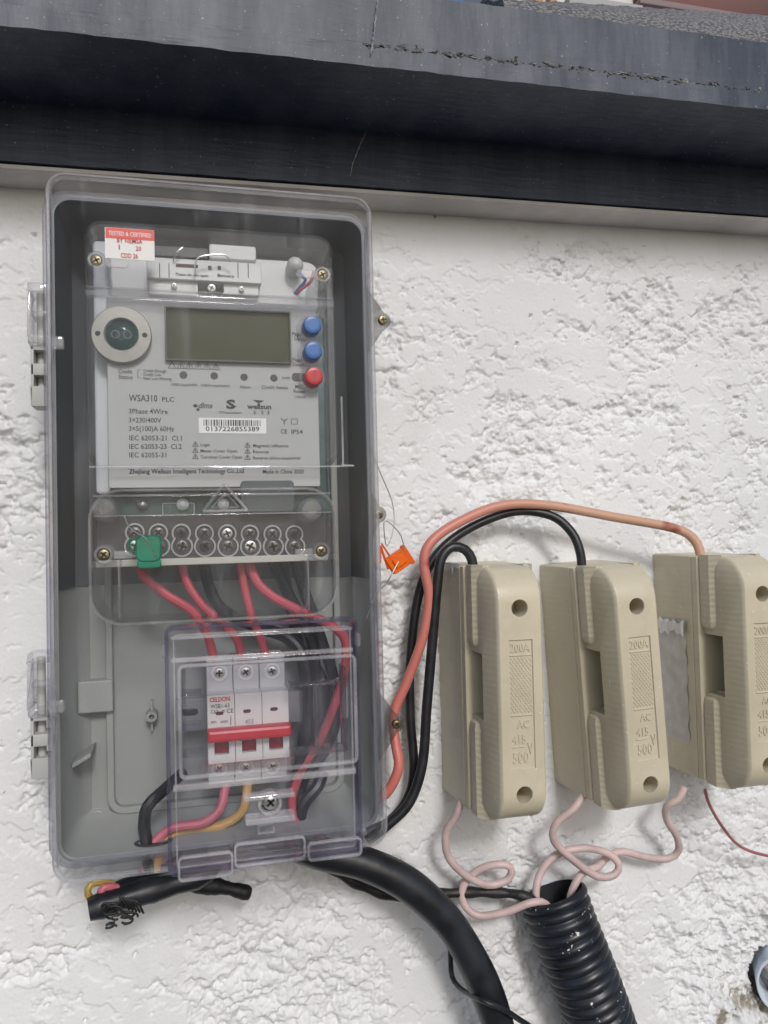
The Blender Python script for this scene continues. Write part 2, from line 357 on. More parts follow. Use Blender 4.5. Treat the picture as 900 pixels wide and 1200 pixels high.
def blackpaint(nm='weathered_black_paint', ca=(.017, .027, .052, 1), cb=(.055, .068, .098, 1)):
    m = bpy.data.materials.new(nm); m.use_nodes = True; N = m.node_tree.nodes; K = m.node_tree.links; p = N['Principled BSDF']
    co = N.new('ShaderNodeTexCoord'); mp = N.new('ShaderNodeMapping'); mp.inputs['Scale'].default_value = (1, 1, .18); K.new(co.outputs['Object'], mp.inputs[0])
    n = N.new('ShaderNodeTexNoise'); n.inputs['Scale'].default_value = 28; n.inputs['Detail'].default_value = 8; n.inputs['Roughness'].default_value = .65; K.new(mp.outputs[0], n.inputs['Vector'])
    mq = N.new('ShaderNodeMapping'); mq.inputs['Scale'].default_value = (.12, 1, 1); K.new(co.outputs['Object'], mq.inputs[0])
    n2 = N.new('ShaderNodeTexNoise'); n2.inputs['Scale'].default_value = 260; n2.inputs['Detail'].default_value = 4; K.new(mq.outputs[0], n2.inputs['Vector'])
    r = N.new('ShaderNodeValToRGB'); e = r.color_ramp.elements
    e[0].position = .42; e[0].color = ca; e[1].position = .78; e[1].color = cb; K.new(n.outputs[0], r.inputs[0])
    n4 = N.new('ShaderNodeTexNoise'); n4.inputs['Scale'].default_value = 420; n4.inputs['Detail'].default_value = 2; K.new(co.outputs['Object'], n4.inputs['Vector'])
    q = N.new('ShaderNodeMapRange'); q.inputs['From Min'].default_value = .70; q.inputs['From Max'].default_value = .76; K.new(n4.outputs[0], q.inputs[0])
    x = N.new('ShaderNodeMix'); x.data_type = 'RGBA'; K.new(q.outputs[0], x.inputs[0]); K.new(r.outputs[0], x.inputs[6]); x.inputs[7].default_value = (.30, .30, .29, 1)
    K.new(x.outputs[2], p.inputs['Base Color']); p.inputs['Roughness'].default_value = .5; p.inputs['Specular IOR Level'].default_value = .5
    b = N.new('ShaderNodeBump'); b.inputs['Strength'].default_value = .45; b.inputs['Distance'].default_value = .001; K.new(n2.outputs[0], b.inputs['Height'])
    b2 = N.new('ShaderNodeBump'); b2.inputs['Strength'].default_value = .35; b2.inputs['Distance'].default_value = .002; K.new(n.outputs[0], b2.inputs['Height'])
    K.new(b.outputs[0], b2.inputs['Normal']); K.new(b2.outputs[0], p.inputs['Normal']); return m
M['black_paint'] = blackpaint()
M['chalky_paint'] = blackpaint('chalky_black_paint', (.026, .037, .062, 1), (.13, .145, .175, 1))
M['crust'] = mat('crumbling_mortar', (.16, .16, .16), .9, .2, var=(160, .7), bump=(300, .8, .002))
M['crack'] = mat('pale_crack_filler', (.24, .245, .25), .9, .2, var=(120, .3))
M['ground'] = mat('concrete_ground', (.16, .155, .15), .85, .2, var=(3, .15))

# ------------------------------------------------------------------ ground (out of frame, at the wall's foot)
g = MB(); n_ = g.add([(-30, -40, -1.35), (30, -40, -1.35), (30, 40, -1.35), (-30, 40, -1.35)]); g.face((n_, n_+1, n_+2, n_+3))
go = g.build('ground', M['ground']); go['kind'] = 'structure'

# ------------------------------------------------------------------ the wall
GRAD = {}
def perlin(x, y, seed):
    if seed not in GRAD: GRAD[seed] = np.random.RandomState(seed).rand(256, 256)*2*np.pi
    G = GRAD[seed]
    xi = np.floor(x).astype(int); yi = np.floor(y).astype(int); xf = x-xi; yf = y-yi
    u = xf**3*(xf*(xf*6-15)+10); v = yf**3*(yf*(yf*6-15)+10)
    def gr(i, j):
        a = G[(xi+i) % 256, (yi+j) % 256]; return np.cos(a)*(xf-i)+np.sin(a)*(yf-j)
    return (gr(0, 0)*(1-u)+gr(1, 0)*u)*(1-v)+(gr(0, 1)*(1-u)+gr(1, 1)*u)*v
def fbm(x, y, seed, o=4, g_=.5):
    s = 0; a = 1
    for i in range(o): s = s+a*perlin(x, y, seed+i*7); x = x*2.03+11.3; y = y*2.03+5.7; a *= g_
    return s
def sst(a, b, x): t = np.clip((x-a)/(b-a), 0, 1); return t*t*(3-2*t)

SLOPE = .016
wall = thing('boundary_wall', 'rough white plastered wall with a black painted coping along its top', 'wall')
WX0, WX1, WZ0, WZ1 = -.19, .62, -.53, .30
nx, nz = 900, 920
X, Z = np.meshgrid(np.linspace(WX0, WX1, nx), np.linspace(WZ0, WZ1, nz))
wx = X+.006*fbm(X*60, Z*60, 91, 3); wz = Z+.006*fbm(X*60, Z*60, 55, 3)
big = fbm(wx*7, wz*7, 3, 3)
edge = fbm(wx*25, wz*32, 12, 7, .62)
def worley(x, y, seed):
    """rounded lumps: height 0..1 of the tallest dome covering each point, one dome of random size per cell"""
    rs = np.random.RandomState(seed); JX, JY, RD, HT = rs.rand(4, 128, 128)
    xi = np.floor(x).astype(int); yi = np.floor(y).astype(int); out = np.zeros_like(x)
    for i in (-1, 0, 1):
        for j in (-1, 0, 1):
            ci, cj = (xi+i) % 128, (yi+j) % 128
            dd = (x-(xi+i+JX[ci, cj]))**2+(y-(yi+j+JY[ci, cj]))**2
            r_ = .40+.62*RD[ci, cj]
            out = np.maximum(out, np.sqrt(np.maximum(0, 1-dd/r_**2))*(.35+.65*HT[ci, cj]))
    return out
vx = X+.0022*fbm(X*150, Z*150, 23, 3); vz = Z+.0022*fbm(X*150, Z*150, 29, 3)
lump = fbm(wx*95, wz*110, 33, 4, .6)
rough = fbm(wx*190, wz*210, 21, 4, .62)
step2 = sst(-.02, .05, fbm(wx*20, wz*26, 14, 6, .62)+.12)
field = edge*.62+big*1.05
H0 = .0086*field+.0042*worley(vx*105, vz*115, 41)+.0021*worley(vx*230, vz*240, 43)+.0005*rough+.0006*lump-.0009
H0 += .0035*sst(.20, .27, Z)+.0012*sst(.0, -.12, X)+.0012*sst(-.22, -.32, Z)*sst(.28, .1, X)
H0 = np.maximum(H0, -.0052+.0012*rough)
cap = .0012+.0006*fbm(X*18, Z*18, 71, 3)+.0008*step2+.00012*rough      # trowelled flat where it stood proud
kk = .00022
H = cap-kk*np.logaddexp(0, (cap-H0)/kk)
H += .0014*fbm(X*7, Z*7, 5, 2)
H += .00016*fbm(X*420, Z*420, 61, 2)
H *= (1-.75*sst(.255, .275, Z))
# the hacked-out patch round the pipe at the lower right
pc = at(905, 1150, 0); pr = np.hypot((X-pc.x)/.075, (Z-pc.z)/.062)
prn = pr+.34*fbm(X*45, Z*45, 8, 4)
cr = 1-sst(.35, 1.0, prn)
H += .005*np.clip(lump+.25, -.3, 1)*sst(1.7, .8, prn) - .020*cr
bare = np.clip(sst(.75, .45, prn+.25*rough)*sst(pc.z-.008, pc.z-.022, Z+.02*rough), 0, 1)
bare = np.maximum(bare, sst(.9, .55, np.hypot((X-at(845, 1190, 0).x)/.012, (Z-at(845, 1195, 0).z)/.012)+.3*rough))
# scattered little chips and hairline pits
pit = fbm(X*70, Z*70, 77, 2); pits = sst(.62, .70, pit)
H -= .004*pits
H -= .07*sst(1.0, .92, np.hypot((X-at(911, 1151, 0).x)/.0165, (Z-at(911, 1151, 0).z)/.0240))
me = bpy.data.meshes.new('plaster_face'); nv = nx*nz
co = np.stack([X, -H, Z], -1).reshape(-1, 3)
idx = np.arange(nv).reshape(nz, nx)
q = np.stack([idx[:-1, :-1], idx[:-1, 1:], idx[1:, 1:], idx[1:, :-1]], -1).reshape(-1, 4)
me.vertices.add(nv); me.vertices.foreach_set('co', co.ravel())
me.loops.add(q.size); me.loops.foreach_set('vertex_index', q.ravel().astype(np.int32))
me.polygons.add(len(q)); me.polygons.foreach_set('loop_start', np.arange(0, q.size, 4, dtype=np.int32))
me.update(calc_edges=True)
aa = me.attributes.new('bare', 'FLOAT', 'POINT'); aa.data.foreach_set('value', bare.ravel().astype(np.float32))
me.validate()
link('plaster_face', me, M['plaster'], wall, 180)
b = MB(); b.box(-2.5, 3.0, -1.35, .372, -.16, -.045); b.build('wall_core', M['soffit'], wall)

def coping_strip(z0, z1, d0, d1, seed, amp, x0=-.9, x1=1.6, step=.006, lip=None):
    """long bar with slightly uneven arrises; section points (d, z) run round the bar"""
    sec = []
    for i in range(5): sec.append((d1, z0+(z1-z0)*i/4))
    sec.append(((d0+d1)/2, z1)); sec.append((d0, z1)); sec.append((d0, z0)); sec.append((d0+(d1-d0)*.4, z0)); sec.append((d0+(d1-d0)*.8, z0))
    xs = np.arange(x0, x1, step); AX, AJ = np.meshgrid(xs*40, np.arange(len(sec))*1.7, indexing='ij')
    E_ = fbm(AX, AJ, seed, 3)*amp; F_ = fbm(AX*1.3, AJ+40, seed+3, 3)*amp
    rings = [[(x, -(d+E_[i, j]), z+F_[i, j]+SLOPE*x) for j, (d, z) in enumerate(sec)] for i, x in enumerate(xs)]
    return MB().loft(rings)
coping_strip(.2775, .345, -.04, .036, 5, .0006).build('coping_band', [M['black_paint']], wall, 50)
coping_strip(.3205, .3345, -.05, .122, 9, .0008).build('coping_lip', [M['chalky_paint'], M['black_paint']], wall, 50)
coping_strip(.3335, .3765, -.10, .1195, 14, .0007).build('coping_slab', M['chalky_paint'], wall, 50)
lp = bpy.data.objects['coping_lip'].data
lp.polygons.foreach_set('material_index', [1 if p_.normal.z < -.5 else 0 for p_ in lp.polygons])
# pale unpainted underside where the band meets the plaster
b = MB().box(-.9, 1.6, -.004, -.0012, -.02, .0335); b.v = [(x, y, z+.2775+SLOPE*x) for x, y, z in b.v]
b.build('soffit_render', M['soffit'], wall)
# crumbling mortar in the joint between lip and slab
b = MB()
for i in range(420):
    x = random.uniform(.12, .62); s = random.uniform(.0004, .0017)*(1 if x < .4 else .7)
    z = .3352+SLOPE*x+random.gauss(0, .0011); c = Vector((x, -.1215+random.uniform(-.001, .001), z))
    pts = [c+Vector((random.gauss(0, 1)*1.7, random.gauss(0, .5), random.gauss(0, .7)))*s for _ in range(5)]
    n_ = b.add(pts)
    for q_ in ((0, 1, 2), (0, 2, 3), (0, 3, 4), (0, 4, 1), (1, 2, 3), (1, 3, 4)): b.face([n_+k for k in q_])
o = b.build('crumbled_mortar', M['crust'], wall, 20); o['kind'] = 'stuff'
# the hairline crack down the coping
def crack(pts, wd, d, nm):
    P = catmull([Vector((x, 0, z)) for x, z in pts], .0012); b = MB(); rings = []
    for p in P:
        j = random.gauss(0, .00018); ww = wd*random.uniform(.25, 1.25)
        rings.append((p.x+j, p.z, ww))
    for (xa, za, wa), (xb, zb, wb) in zip(rings, rings[1:]):
        n_ = b.add([(xa-wa/2, -d, za), (xa+wa/2, -d, za), (xb+wb/2, -d, zb), (xb-wb/2, -d, zb)]); b.face((n_, n_+1, n_+2, n_+3))
    b.build(nm, M['crack'], wall, 180)
pc_ = [at(px, py, .0375) for px, py in ((432, 118), (430, 150), (422, 170), (414, 190), (410, 207))]
crack([(p.x, p.z) for p in pc_], .0011, .0385, 'crack')
pc_ = [at(px, py, .1215) for px, py in ((443, -5), (440, 20), (437, 45), (434, 66))]
crack([(p.x, p.z) for p in pc_], .0012, .1236, 'crack')
# woven grey felt lying over the back of the coping
fe = [at(px, py, .06) for px, py in ((560, 6), (640, 10), (740, 16), (900, 26), (1100, 40))]
xs = np.arange(fe[0].x, 1.2, .006); tops = np.interp(xs, [p.x for p in fe], [p.z for p in fe]); rings = []
for x, top in zip(xs, tops):
    zb = .3785+SLOPE*x
    sec = [(.113, zb), (.108, zb+.3*(top-zb)), (.092, top-.02), (.074, top-.004), (.06, top), (.0, top+.004), (-.09, top-.01), (-.09, zb)]
    rings.append([(x, -d, z+.0006*math.sin(x*300+j)) for j, (d, z) in enumerate(sec)])
def felt():
    m = mat('woven_grey_felt', (.24, .245, .25), .9, .15); N = m.node_tree.nodes; K = m.node_tree.links; p = N['Principled BSDF']
    co = N.new('ShaderNodeTexCoord'); mp = N.new('ShaderNodeMapping'); mp.inputs['Scale'].default_value = (1, 1, 1.6); K.new(co.outputs['Object'], mp.inputs[0])
    v = N.new('ShaderNodeTexVoronoi'); v.inputs['Scale'].default_value = 330; K.new(mp.outputs[0], v.inputs['Vector'])
    r = N.new('ShaderNodeValToRGB'); e = r.color_ramp.elements; e[0].color = (.36, .36, .36, 1); e[1].position = .7; e[1].color = (.13, .13, .14, 1); K.new(v.outputs['Distance'], r.inputs[0])
    K.new(r.outputs[0], p.inputs['Base Color']); b = N.new('ShaderNodeBump'); b.inputs['Distance'].default_value = .002; b.invert = True; K.new(v.outputs['Distance'], b.inputs['Height']); K.new(b.outputs[0], p.inputs['Normal']); return m
tag(MB().loft(rings).build('roofing_felt', felt(), None, 60), 'grey woven felt strip lying on top of the black coping', 'roofing felt')

# ------------------------------------------------------------------ house behind the wall (only its foot shows above the coping)
DH = -3.2
house = thing('house', 'pale house beyond the wall with a dark red panel, seen over the coping', 'house', (at(760, 0, DH).x, -DH, -1.35))
hx = lambda px: at(px, 5, DH).x
zt = at(700, 0, DH).z
b = MB().box(hx(575), hx(1250), -1.35, zt+1.6, DH-.4, DH); b.build('wall', mat('house_wall_white', (.62, .62, .62), .8), house)
b = MB().box(hx(742), hx(1250), at(800, 14, DH).z, zt+.4, DH+.003, DH+.05); b.build('panel', mat('dark_red_timber', (.12, .035, .03), .5, var=(2, .3)), house, bevel=.004)
b = MB().box(hx(742), hx(1250), at(800, 22, DH).z, at(800, 14, DH).z-.004, DH+.003, DH+.07); b.build('trim', mat('mauve_trim', (.20, .14, .14), .6), house, bevel=.004)
b = MB().box(hx(622), hx(632), zt-1.2, zt+.6, DH+.003, DH+.05).box(hx(640), hx(648), zt-1.2, zt+.6, DH+.003, DH+.05); b.build('door_frame', mat('tan_timber', (.42, .25, .13), .6), house, bevel=.004)
b = MB().tube([(hx(700), -DH-.06, zt-1.3), (hx(700), -DH-.06, zt+1.2)], .012, 10); b.build('downpipe', mat('grey_pipe', (.16, .16, .17), .5), house)
b = MB().box(hx(655), hx(740), -1.35, at(700, 16, DH).z, DH+.003, DH+.12); b.build('plinth', mat('grey_render', (.36, .36, .36), .8), house, bevel=.01)

# ------------------------------------------------------------------ small reusable pieces
def screw(parent, c, r, d0, d1, m='brass', ang=.4, name='screw'):
    b = MB(); b.lathe(c.x, c.z, [(r, d0), (r, d1-.3*r), (r*.85, d1-.08*r), (r*.5, d1)], 18, (False, True))
    b.mi = 1
    for a in (ang, ang+math.pi/2):
        b.ribbon([(c.x-math.cos(a)*r*.62, c.z-math.sin(a)*r*.62), (c.x+math.cos(a)*r*.62, c.z+math.sin(a)*r*.62)], r*.3, d1+.00015)
    return b.build(name, [M[m], M['slot']], parent)

# ------------------------------------------------------------------ meter box
BX0, BX1, BZ0, BZ1 = -.0865, .1238, -.205, .2355
box = thing('meter_box', 'tall grey plastic meter box with a clear hinged cover, fixed to the white wall', 'meter box', (.02, 0, BZ0))
ox0, ox1, oz0, oz1 = BX0-.0035, BX1+.0035, BZ0-.002, BZ1+.002        # the grey tray
t_ = .003
outer = [rr(ox0, ox1, oz0, oz1, .014, d, i, 6) for d, i in ((.074, 0), (.012, .003), (.004, .006))]
inner = [rr(ox0, ox1, oz0, oz1, .014, d, i, 6) for d, i in ((.074, t_), (.024, t_+.003), (.014, t_+.012))]
MB().loft(outer[::-1]+inner).build('tray', M['box_grey'], box, 40)
# dark sheet added to paint the shade round the meter, upper half of tray
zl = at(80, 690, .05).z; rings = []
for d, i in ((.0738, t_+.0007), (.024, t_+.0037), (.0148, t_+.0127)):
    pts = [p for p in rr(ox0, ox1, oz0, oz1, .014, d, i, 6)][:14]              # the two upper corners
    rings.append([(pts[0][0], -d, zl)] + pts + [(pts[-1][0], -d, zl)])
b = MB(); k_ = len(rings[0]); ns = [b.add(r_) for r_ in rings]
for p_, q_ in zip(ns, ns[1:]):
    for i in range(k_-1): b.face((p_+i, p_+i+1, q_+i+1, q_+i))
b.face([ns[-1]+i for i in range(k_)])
b.build('shade_sheet', mat('painted_shade_slate', (.115, .125, .138), .4, .4, bump=(400, .15, .0006), var=(9, .08)), box, 40)
# cover: clear shell
CR = .012
def crings(ins, df, dr):
    L = [(dr, -.004+ins)] + [(.080, -.0035+ins)] + [(df-.010, -.0008+ins)]
    for a in (20, 40, 60, 75, 90): L.append((df-.010+.010*math.sin(R(a)), ins-.0008+.008*(1-math.cos(R(a)))))
    return [rr(BX0, BX1, BZ0, BZ1, CR, d, i, 7) for d, i in L]
cover = MB().shell(crings(0, .115, .0745), crings(.0026, .1124, .0745)).build('cover', M['clear'], box, 40)
# thick rim flange at the back of the cover
def ring_bar(x0, x1, z0, z1, r, wd, d0, d1, k=6, b=.0006):
    A = [rr(x0, x1, z0, z1, r, d0, 0, k), rr(x0, x1, z0, z1, r, d1-b, 0, k), rr(x0, x1, z0, z1, r, d1, b, k),
         rr(x0, x1, z0, z1, r, d1, wd-b, k), rr(x0, x1, z0, z1, r, d1-b, wd, k), rr(x0, x1, z0, z1, r, d0, wd, k)]
    m = MB(); m.loft(A+[A[0]], False, False); return m
ring_bar(BX0-.0075, BX1+.0050, BZ0-.0045, BZ1+.0045, .016, .0052, .070, .0775).build('rim', M['clear_rim'], cover)
ring_bar(BX0+.001, BX1-.001, BZ0+.001, BZ1-.001, .012, .0022, .1095, .1149).build('front_rim', M['clear_edge'], cover)
# ribs and bosses inside the tray
x0, x1, z0, z1 = rect(122, 260, 395, 940, .016)
ring_bar(x0, x1, z0, z1, .012, .005, .013, .0205).build('raised_border', M['box_grey'], box, 40)
for (pa, pb, ya, yb) in ((92, 133, 797, 834),):
    x0, x1, z0, z1 = rect(pa, ya, pb, yb, .022); MB().rbox(x0, x1, z0, z1, .012, .026, .001, .001).build('mounting_rib', M['box_grey'], box)
x0, x1, z0, z1 = rect(88, 882, 108, 893, .03)
b = MB().box(x0, x1+.001, z0, z0+.003, .012, .045); b.v = [(x, y, z+(x-x0)*.55) for x, y, z in b.v]; b.build('gusset', M['box_grey'], box, bevel=.0005)
c = at(115, 956, .014); MB().lathe(c.x, c.z, [(.0048, .013), (.0048, .0165), (.0038, .017), (.0036, .0142)], 20, (False, True)).build('boss', M['box_grey'], box)
c = at(178, 838, .02)
b = MB().lathe(c.x, c.z, [(.0045, .013), (.004, .026), (.0018, .026), (.0018, .018)], 18, (False, True))
b.box(c.x-.0007, c.x+.0007, c.z-.011, c.z+.011, .013, .0215); b.build('boss', M['box_grey'], box)
# hinges on the left
for py0, pyc, py1 in ((335, 408, 478), (764, 837, 909)):
    a = at(36, py0, .062); e = at(56, pyc, .062); f = at(56, py1, .062)
    hx0, hx1 = a.x-.0005, ox0+.001
    b = MB()
    b.box(hx0+.001, hx1, f.z, f.z+.013, .050, .068)                         # grey knuckles of the tray with slots between
    b.box(hx0+.001, hx0+.003, f.z+.013, e.z, .050, .068).box(hx1-.0045, hx1, f.z+.013, e.z, .050, .068)
    b.box(hx0+.001, hx1, f.z+.021, f.z+.029, .050, .068).box(hx0+.001, hx1, e.z-.003, e.z, .050, .068)
    hg = b.build('hinge', M['hinge_grey'], box, bevel=.0006)
    MB().tube([(hx0+.0062, -.058, f.z+.004), (hx0+.0062, -.058, a.z-.004)], .0028, 12).build('hinge_pin', M['hinge_grey'], hg)
    b = MB()
    b.box(hx0, hx1+.002, a.z-.006, a.z, .050, .071).box(hx0, hx1+.002, e.z+.0005, e.z+.006, .050, .071)
    b.box(hx0, hx0+.0022, e.z+.006, a.z-.006, .050, .071).box(hx1-.003, hx1+.002, e.z+.006, a.z-.006, .050, .073)
    mz = (a.z+e.z)/2; b.box(hx0+.0022, hx1-.003, mz-.002, mz+.002, .052, .070)
    b.build('hinge_knuckle', M['clear_edge'], hg, bevel=.0006)
    t = at(68, pyc-8, .09); MB().box(t.x-.006, t.x+.003, t.z-.004, t.z+.004, .083, .0885).build('hinge_tab', M['clear_edge'], hg, bevel=.0008)
# fixing ears on the right
for px, py, m_, hh in ((445, 376, 'ear_clear', .032), (440, 603, 'ear_clear', .024), (461, 848, 'ear_clear', .034)):
    c = at(px+3, py, .066); xa = BX1+.0025; b = MB()
    prof = [(xa, c.z+hh*.9), (c.x+.0015, c.z+.0055)]
    for i in range(9):
        t = R(70-140*i/8); prof.append((c.x+.0062*math.cos(t), c.z+.0062*math.sin(t)))
    prof += [(c.x+.0015, c.z-.0055), (xa, c.z-hh*.9)]
    rings = [[(x, -d, z) for x, z in prof] for d in (.058, .0665, .067)]
    ear = b.loft(rings).build('ear', M[m_], box, bevel=.0004)
    screw(ear, Vector((c.x, 0, c.z)), .0034, .066, .0695, 'brass', random.random())

# ------------------------------------------------------------------ breaker flap of the box
FX0, FX1, FZ0, FZ1 = rect(196, 730, 421, 1016, .127)
FZ0 += .002
flap = MB().shell([rr(FX0, FX1, FZ0, FZ1, .004, d, i, 4) for d, i in ((.1158, 0), (.126, .0004), (.128, .002))],
                  [rr(FX0, FX1, FZ0, FZ1, .004, d, i, 4) for d, i in ((.1158, .002), (.1255, .0024), (.1262, .003))]).build('breaker_flap', M['clear_violet'], box, 30)
ring_bar(FX0-.0006, FX1+.0006, FZ0-.0006, FZ1+.0006, .0045, .0021, .1156, .1292, 4).build('flap_edge', M['violet_edge'], flap)
wx0, wx1, wz0, wz1 = rect(211, 772, 414, 898, .120)
# sunk window tub with its ledges
tub = MB().shell([rr(wx0, wx1, wz0, wz1, .003, d, i, 3) for d, i in ((.128, 0), (.105, .002))], [rr(wx0, wx1, wz0, wz1, .003, d, i, 3) for d, i in ((.128, .0016), (.1066, .0036))])
tub.build('window_tub', M['clear_violet'], flap, 30)
ring_bar(wx0-.001, wx1+.001, wz0-.001, wz1+.001, .004, .0022, .127, .1300, 3).build('window_edge', M['edge_highlight'], flap)
ring_bar(FX0+.0042, FX1-.0042, FZ0+.0042, FZ1-.0042, .003, .0011, .1262, .1296, 4, .0004).build('flap_bead', M['edge_highlight'], flap)
for za_, zb_, df_ in ((FZ1-.0075, FZ1-.0052, .1292), (FZ1-.0215, FZ1-.0185, .1297), (wz0-.0075, wz0-.0035, .1305)):
    MB().box(FX0+.003, FX1-.003, za_, zb_, .1263, df_).build('moulded_bar', M['edge_highlight'], flap, bevel=.0007)
b = MB(); lx0, lx1, lz0, lz1 = rect(212, 812, 238, 893, .100)
b.box(lx0, lx1, lz1-.0014, lz1, .085, .104).box(lx0, lx1, (lz0+lz1)/2-.0014, (lz0+lz1)/2+.0014, .085, .104).box(lx0, lx1, lz0+.004, lz0+.0055, .085, .104).box(lx0, lx0+.0012, lz0, lz1, .085, .104)
b.build('window_ledge', M['clear_rim'], flap, bevel=.0004)
c = at(223, 835, .085); MB().rbox(c.x-.0052, c.x+.0052, c.z-.0022, c.z+.0022, .083, .0848, .0022, .0004).build('slot', M['dark'], flap)
b = MB(); lx0, lx1, lz0, lz1 = rect(340, 800, 405, 880, .100)
b.box(lx0, lx1, lz1-.0012, lz1, .085, .104).box(lx0+.017, lx0+.0185, lz0, lz1, .085, .104).box(lx0, lx1, lz0-.001, lz0+.0006, .085, .104).box(lx1-.001, lx1, lz0, lz1+.01, .085, .104)
b.build('window_ledge', M['clear_rim'], flap, bevel=.0004)
# latch with its screw, and the three hooks along the bottom
c = at(316, 940, .130); b = MB().rbox(c.x-.0165, c.x+.0155, c.z+.0035, c.z+.0062, .1262, .136, .0010, .0005).rbox(c.x-.0155, c.x+.0155, c.z-.0105, c.z-.0068, .1262, .138, .001, .0005)
b.lathe(c.x, c.z, [(.0078, .1262), (.0074, .1325), (.0058, .1330), (.0055, .1290)], 22, (False, False)); lt = b.build('latch', M['edge_highlight'], flap)
screw(lt, Vector((c.x+.0005, 0, c.z)), .0047, .1264, .1315, 'metal', .7)
b = MB(); x0, x1, z0, z1 = rect(302, 966, 322, 978, .1285); ring_bar(x0, x1, z0, z1, .0005, .0012, .1262, .1285, 2).build('moulded_tab', M['clear_edge'], flap)
for i, (pa, pb, ya, yb) in enumerate(((209, 273, 1002, 1030), (275, 358, 985, 1012), (361, 424, 985, 1006))):
    x0, x1, z0, z1 = rect(pa, ya, pb, yb, .132)
    hb = MB().shell([rr(x0, x1, z0, z1, .003, d, j, 4) for d, j in ((.112, 0), (.131, .0003), (.132, .001))], [rr(x0, x1, z0, z1, .003, d, j, 4) for d, j in ((.112, .0014), (.1300, .0017), (.1305, .002))])
    hk = hb.build('flap_hook', M['clear_violet'], flap, 30)
    ring_bar(x0-.0003, x1+.0003, z0-.0003, z1+.0003, .003, .0014, .1295, .1326, 4, .0004).build('hook_edge', M['edge_highlight'], hk)
    b = MB()
    for k in range(1, 3): zz = z0+(z1-z0)*k/3; b.box(x0+.002, x1-.002, zz-.0006, zz+.0006, .1262 if False else .120, .1302)
    b.build('hook_rib', M['clear_rim'], hk, bevel=.0003)
for sx in (FX0-.0012, FX1+.0012):
    zc = FZ1-.0145; MB().rbox(sx-.0016, sx+.0016, zc-.0042, zc+.0042, .116, .1255, .0012, .0006).build('pivot', M['clear_edge'], flap)

# ------------------------------------------------------------------ electricity meter
mtr = thing('electricity_meter', 'grey three phase electricity meter with olive display and blue buttons inside the box', 'meter', (.017, -.014, -.05))
MX0, MX1, MZ1 = -.0662, .0998, .2148
MZB = at(250, 549, .092).z
MB().rbox(MX0+.002, MX1-.002, at(250, 657, .04).z, MZ1-.002, .0145, .040, .010, .003, 6).build('base', M['meter_grey'], mtr, 40)
x0, x1, z0, z1 = rect(126, 352, 373, 571, .084)
FPX0, FPX1, FPZ0, FPZ1 = x0, x1, z0, z1
MB().rbox(MX0+.006, MX1-.003, .012, z1-.002, .040, .066, .003, .002).build('chassis', M['teal'], mtr)
MB().rbox(MX0+.003, MX0+.013, .035, MZ1-.006, .040, .072, .003, .002).build('side_frame', M['meter_grey'], mtr)
fp = MB().rbox(x0, x1, z0, z1, .066, .0840, .0015, .0005).build('faceplate', M['face'], mtr)
# roof of the meter and the pale module under the clear head
MB().rbox(MX0+.004, MX1-.004, FPZ1+.002, MZ1-.0035, .040, .050, .009, .002).build('head_panel', M['module'], mtr)
x0, x1, z0, z1 = rect(172, 306, 306, 330, .066)
md = MB().rbox(x0, x1, z0, z1, .040, .068, .001, .0006).build('module', M['module'], mtr)
for pa, pb in ((174, 232), (262, 303)):
    a0, a1, c0, c1 = rect(pa, 329, pb, 346, .064); MB().rbox(a0, a1, c0, c1, .040, .064, .0008, .0005).build('foot', M['module'], md)
for px in (187, 198, 279, 291):
    a0, a1, c0, c1 = rect(px-.5, 308, px+.5, 325, .069); MB().box(a0, a1, c0, c1, .0679, .0682).build('seam', M['ink'], md)
a0, a1, c0, c1 = rect(206, 309, 232, 313, .069); MB().box(a0, a1, c0, c1, .0679, .0683).build('slit', mat('maroon_slit', (.09, .03, .035), .6), md)
for px in (246, 257):
    a0, a1, c0, c1 = rect(px-2, 311, px+2, 316, .069); MB().box(a0, a1, c0, c1, .0679, .0683).build('port', M['dark'], md)
pletter('Please do not open', 206, 244, 322.5, 3.2, .0684, M['ink'], md); pletter('Battery', 255, 275, 324, 3.2, .0684, M['ink'], md)
for px, py in ((204, 335), (248, 338), (283, 339)):
    c = at(px, py, .066); screw(mtr, c, .0032 if px == 248 else .002, .060, .0672, 'metal', 1.0, 'rivet')
a0, a1, c0, c1 = rect(180, 288, 245, 302, .056); MB().rbox(a0, a1, c0, c1, .040, .0555, .002, .001).build('battery', M['dark'], mtr)
a0, a1, c0, c1 = rect(245, 288, 300, 305, .056); MB().rbox(a0, a1, c0, c1, .040, .0575, .002, .001).build('connector_block', M['module'], mtr)
MB().tube(atl([(203, 306, .070), (207, 296, .074), (214, 290, .074)]), .0005, 6).build('lead', M['steel_wire'], mtr)
MB().tube(atl([(228, 322, .076), (229, 308, .077), (234, 301, .078), (250, 298.5, .078), (264, 299, .078), (271, 306, .077)]), .0006, 6).build('lead', M['steel_wire'], mtr)
MB().tube(atl([(347, 345, .062), (354, 338, .066), (364, 330, .07), (368, 318, .07)]), .0012, 8).build('lead', M['w_red'], mtr)
MB().tube(atl([(345, 345, .062), (352, 336, .064), (358, 328, .066), (348, 318, .064)]), .0012, 8).build('lead', mat('blue_lead', (.03, .10, .25), .4), mtr)
c = at(347, 308, .066); MB().lathe(c.x, c.z, [(.006, .045), (.006, .062), (.004, .066), (.0015, .0675)], 20, (False, True)).build('sensor_bulb', M['module'], mtr)
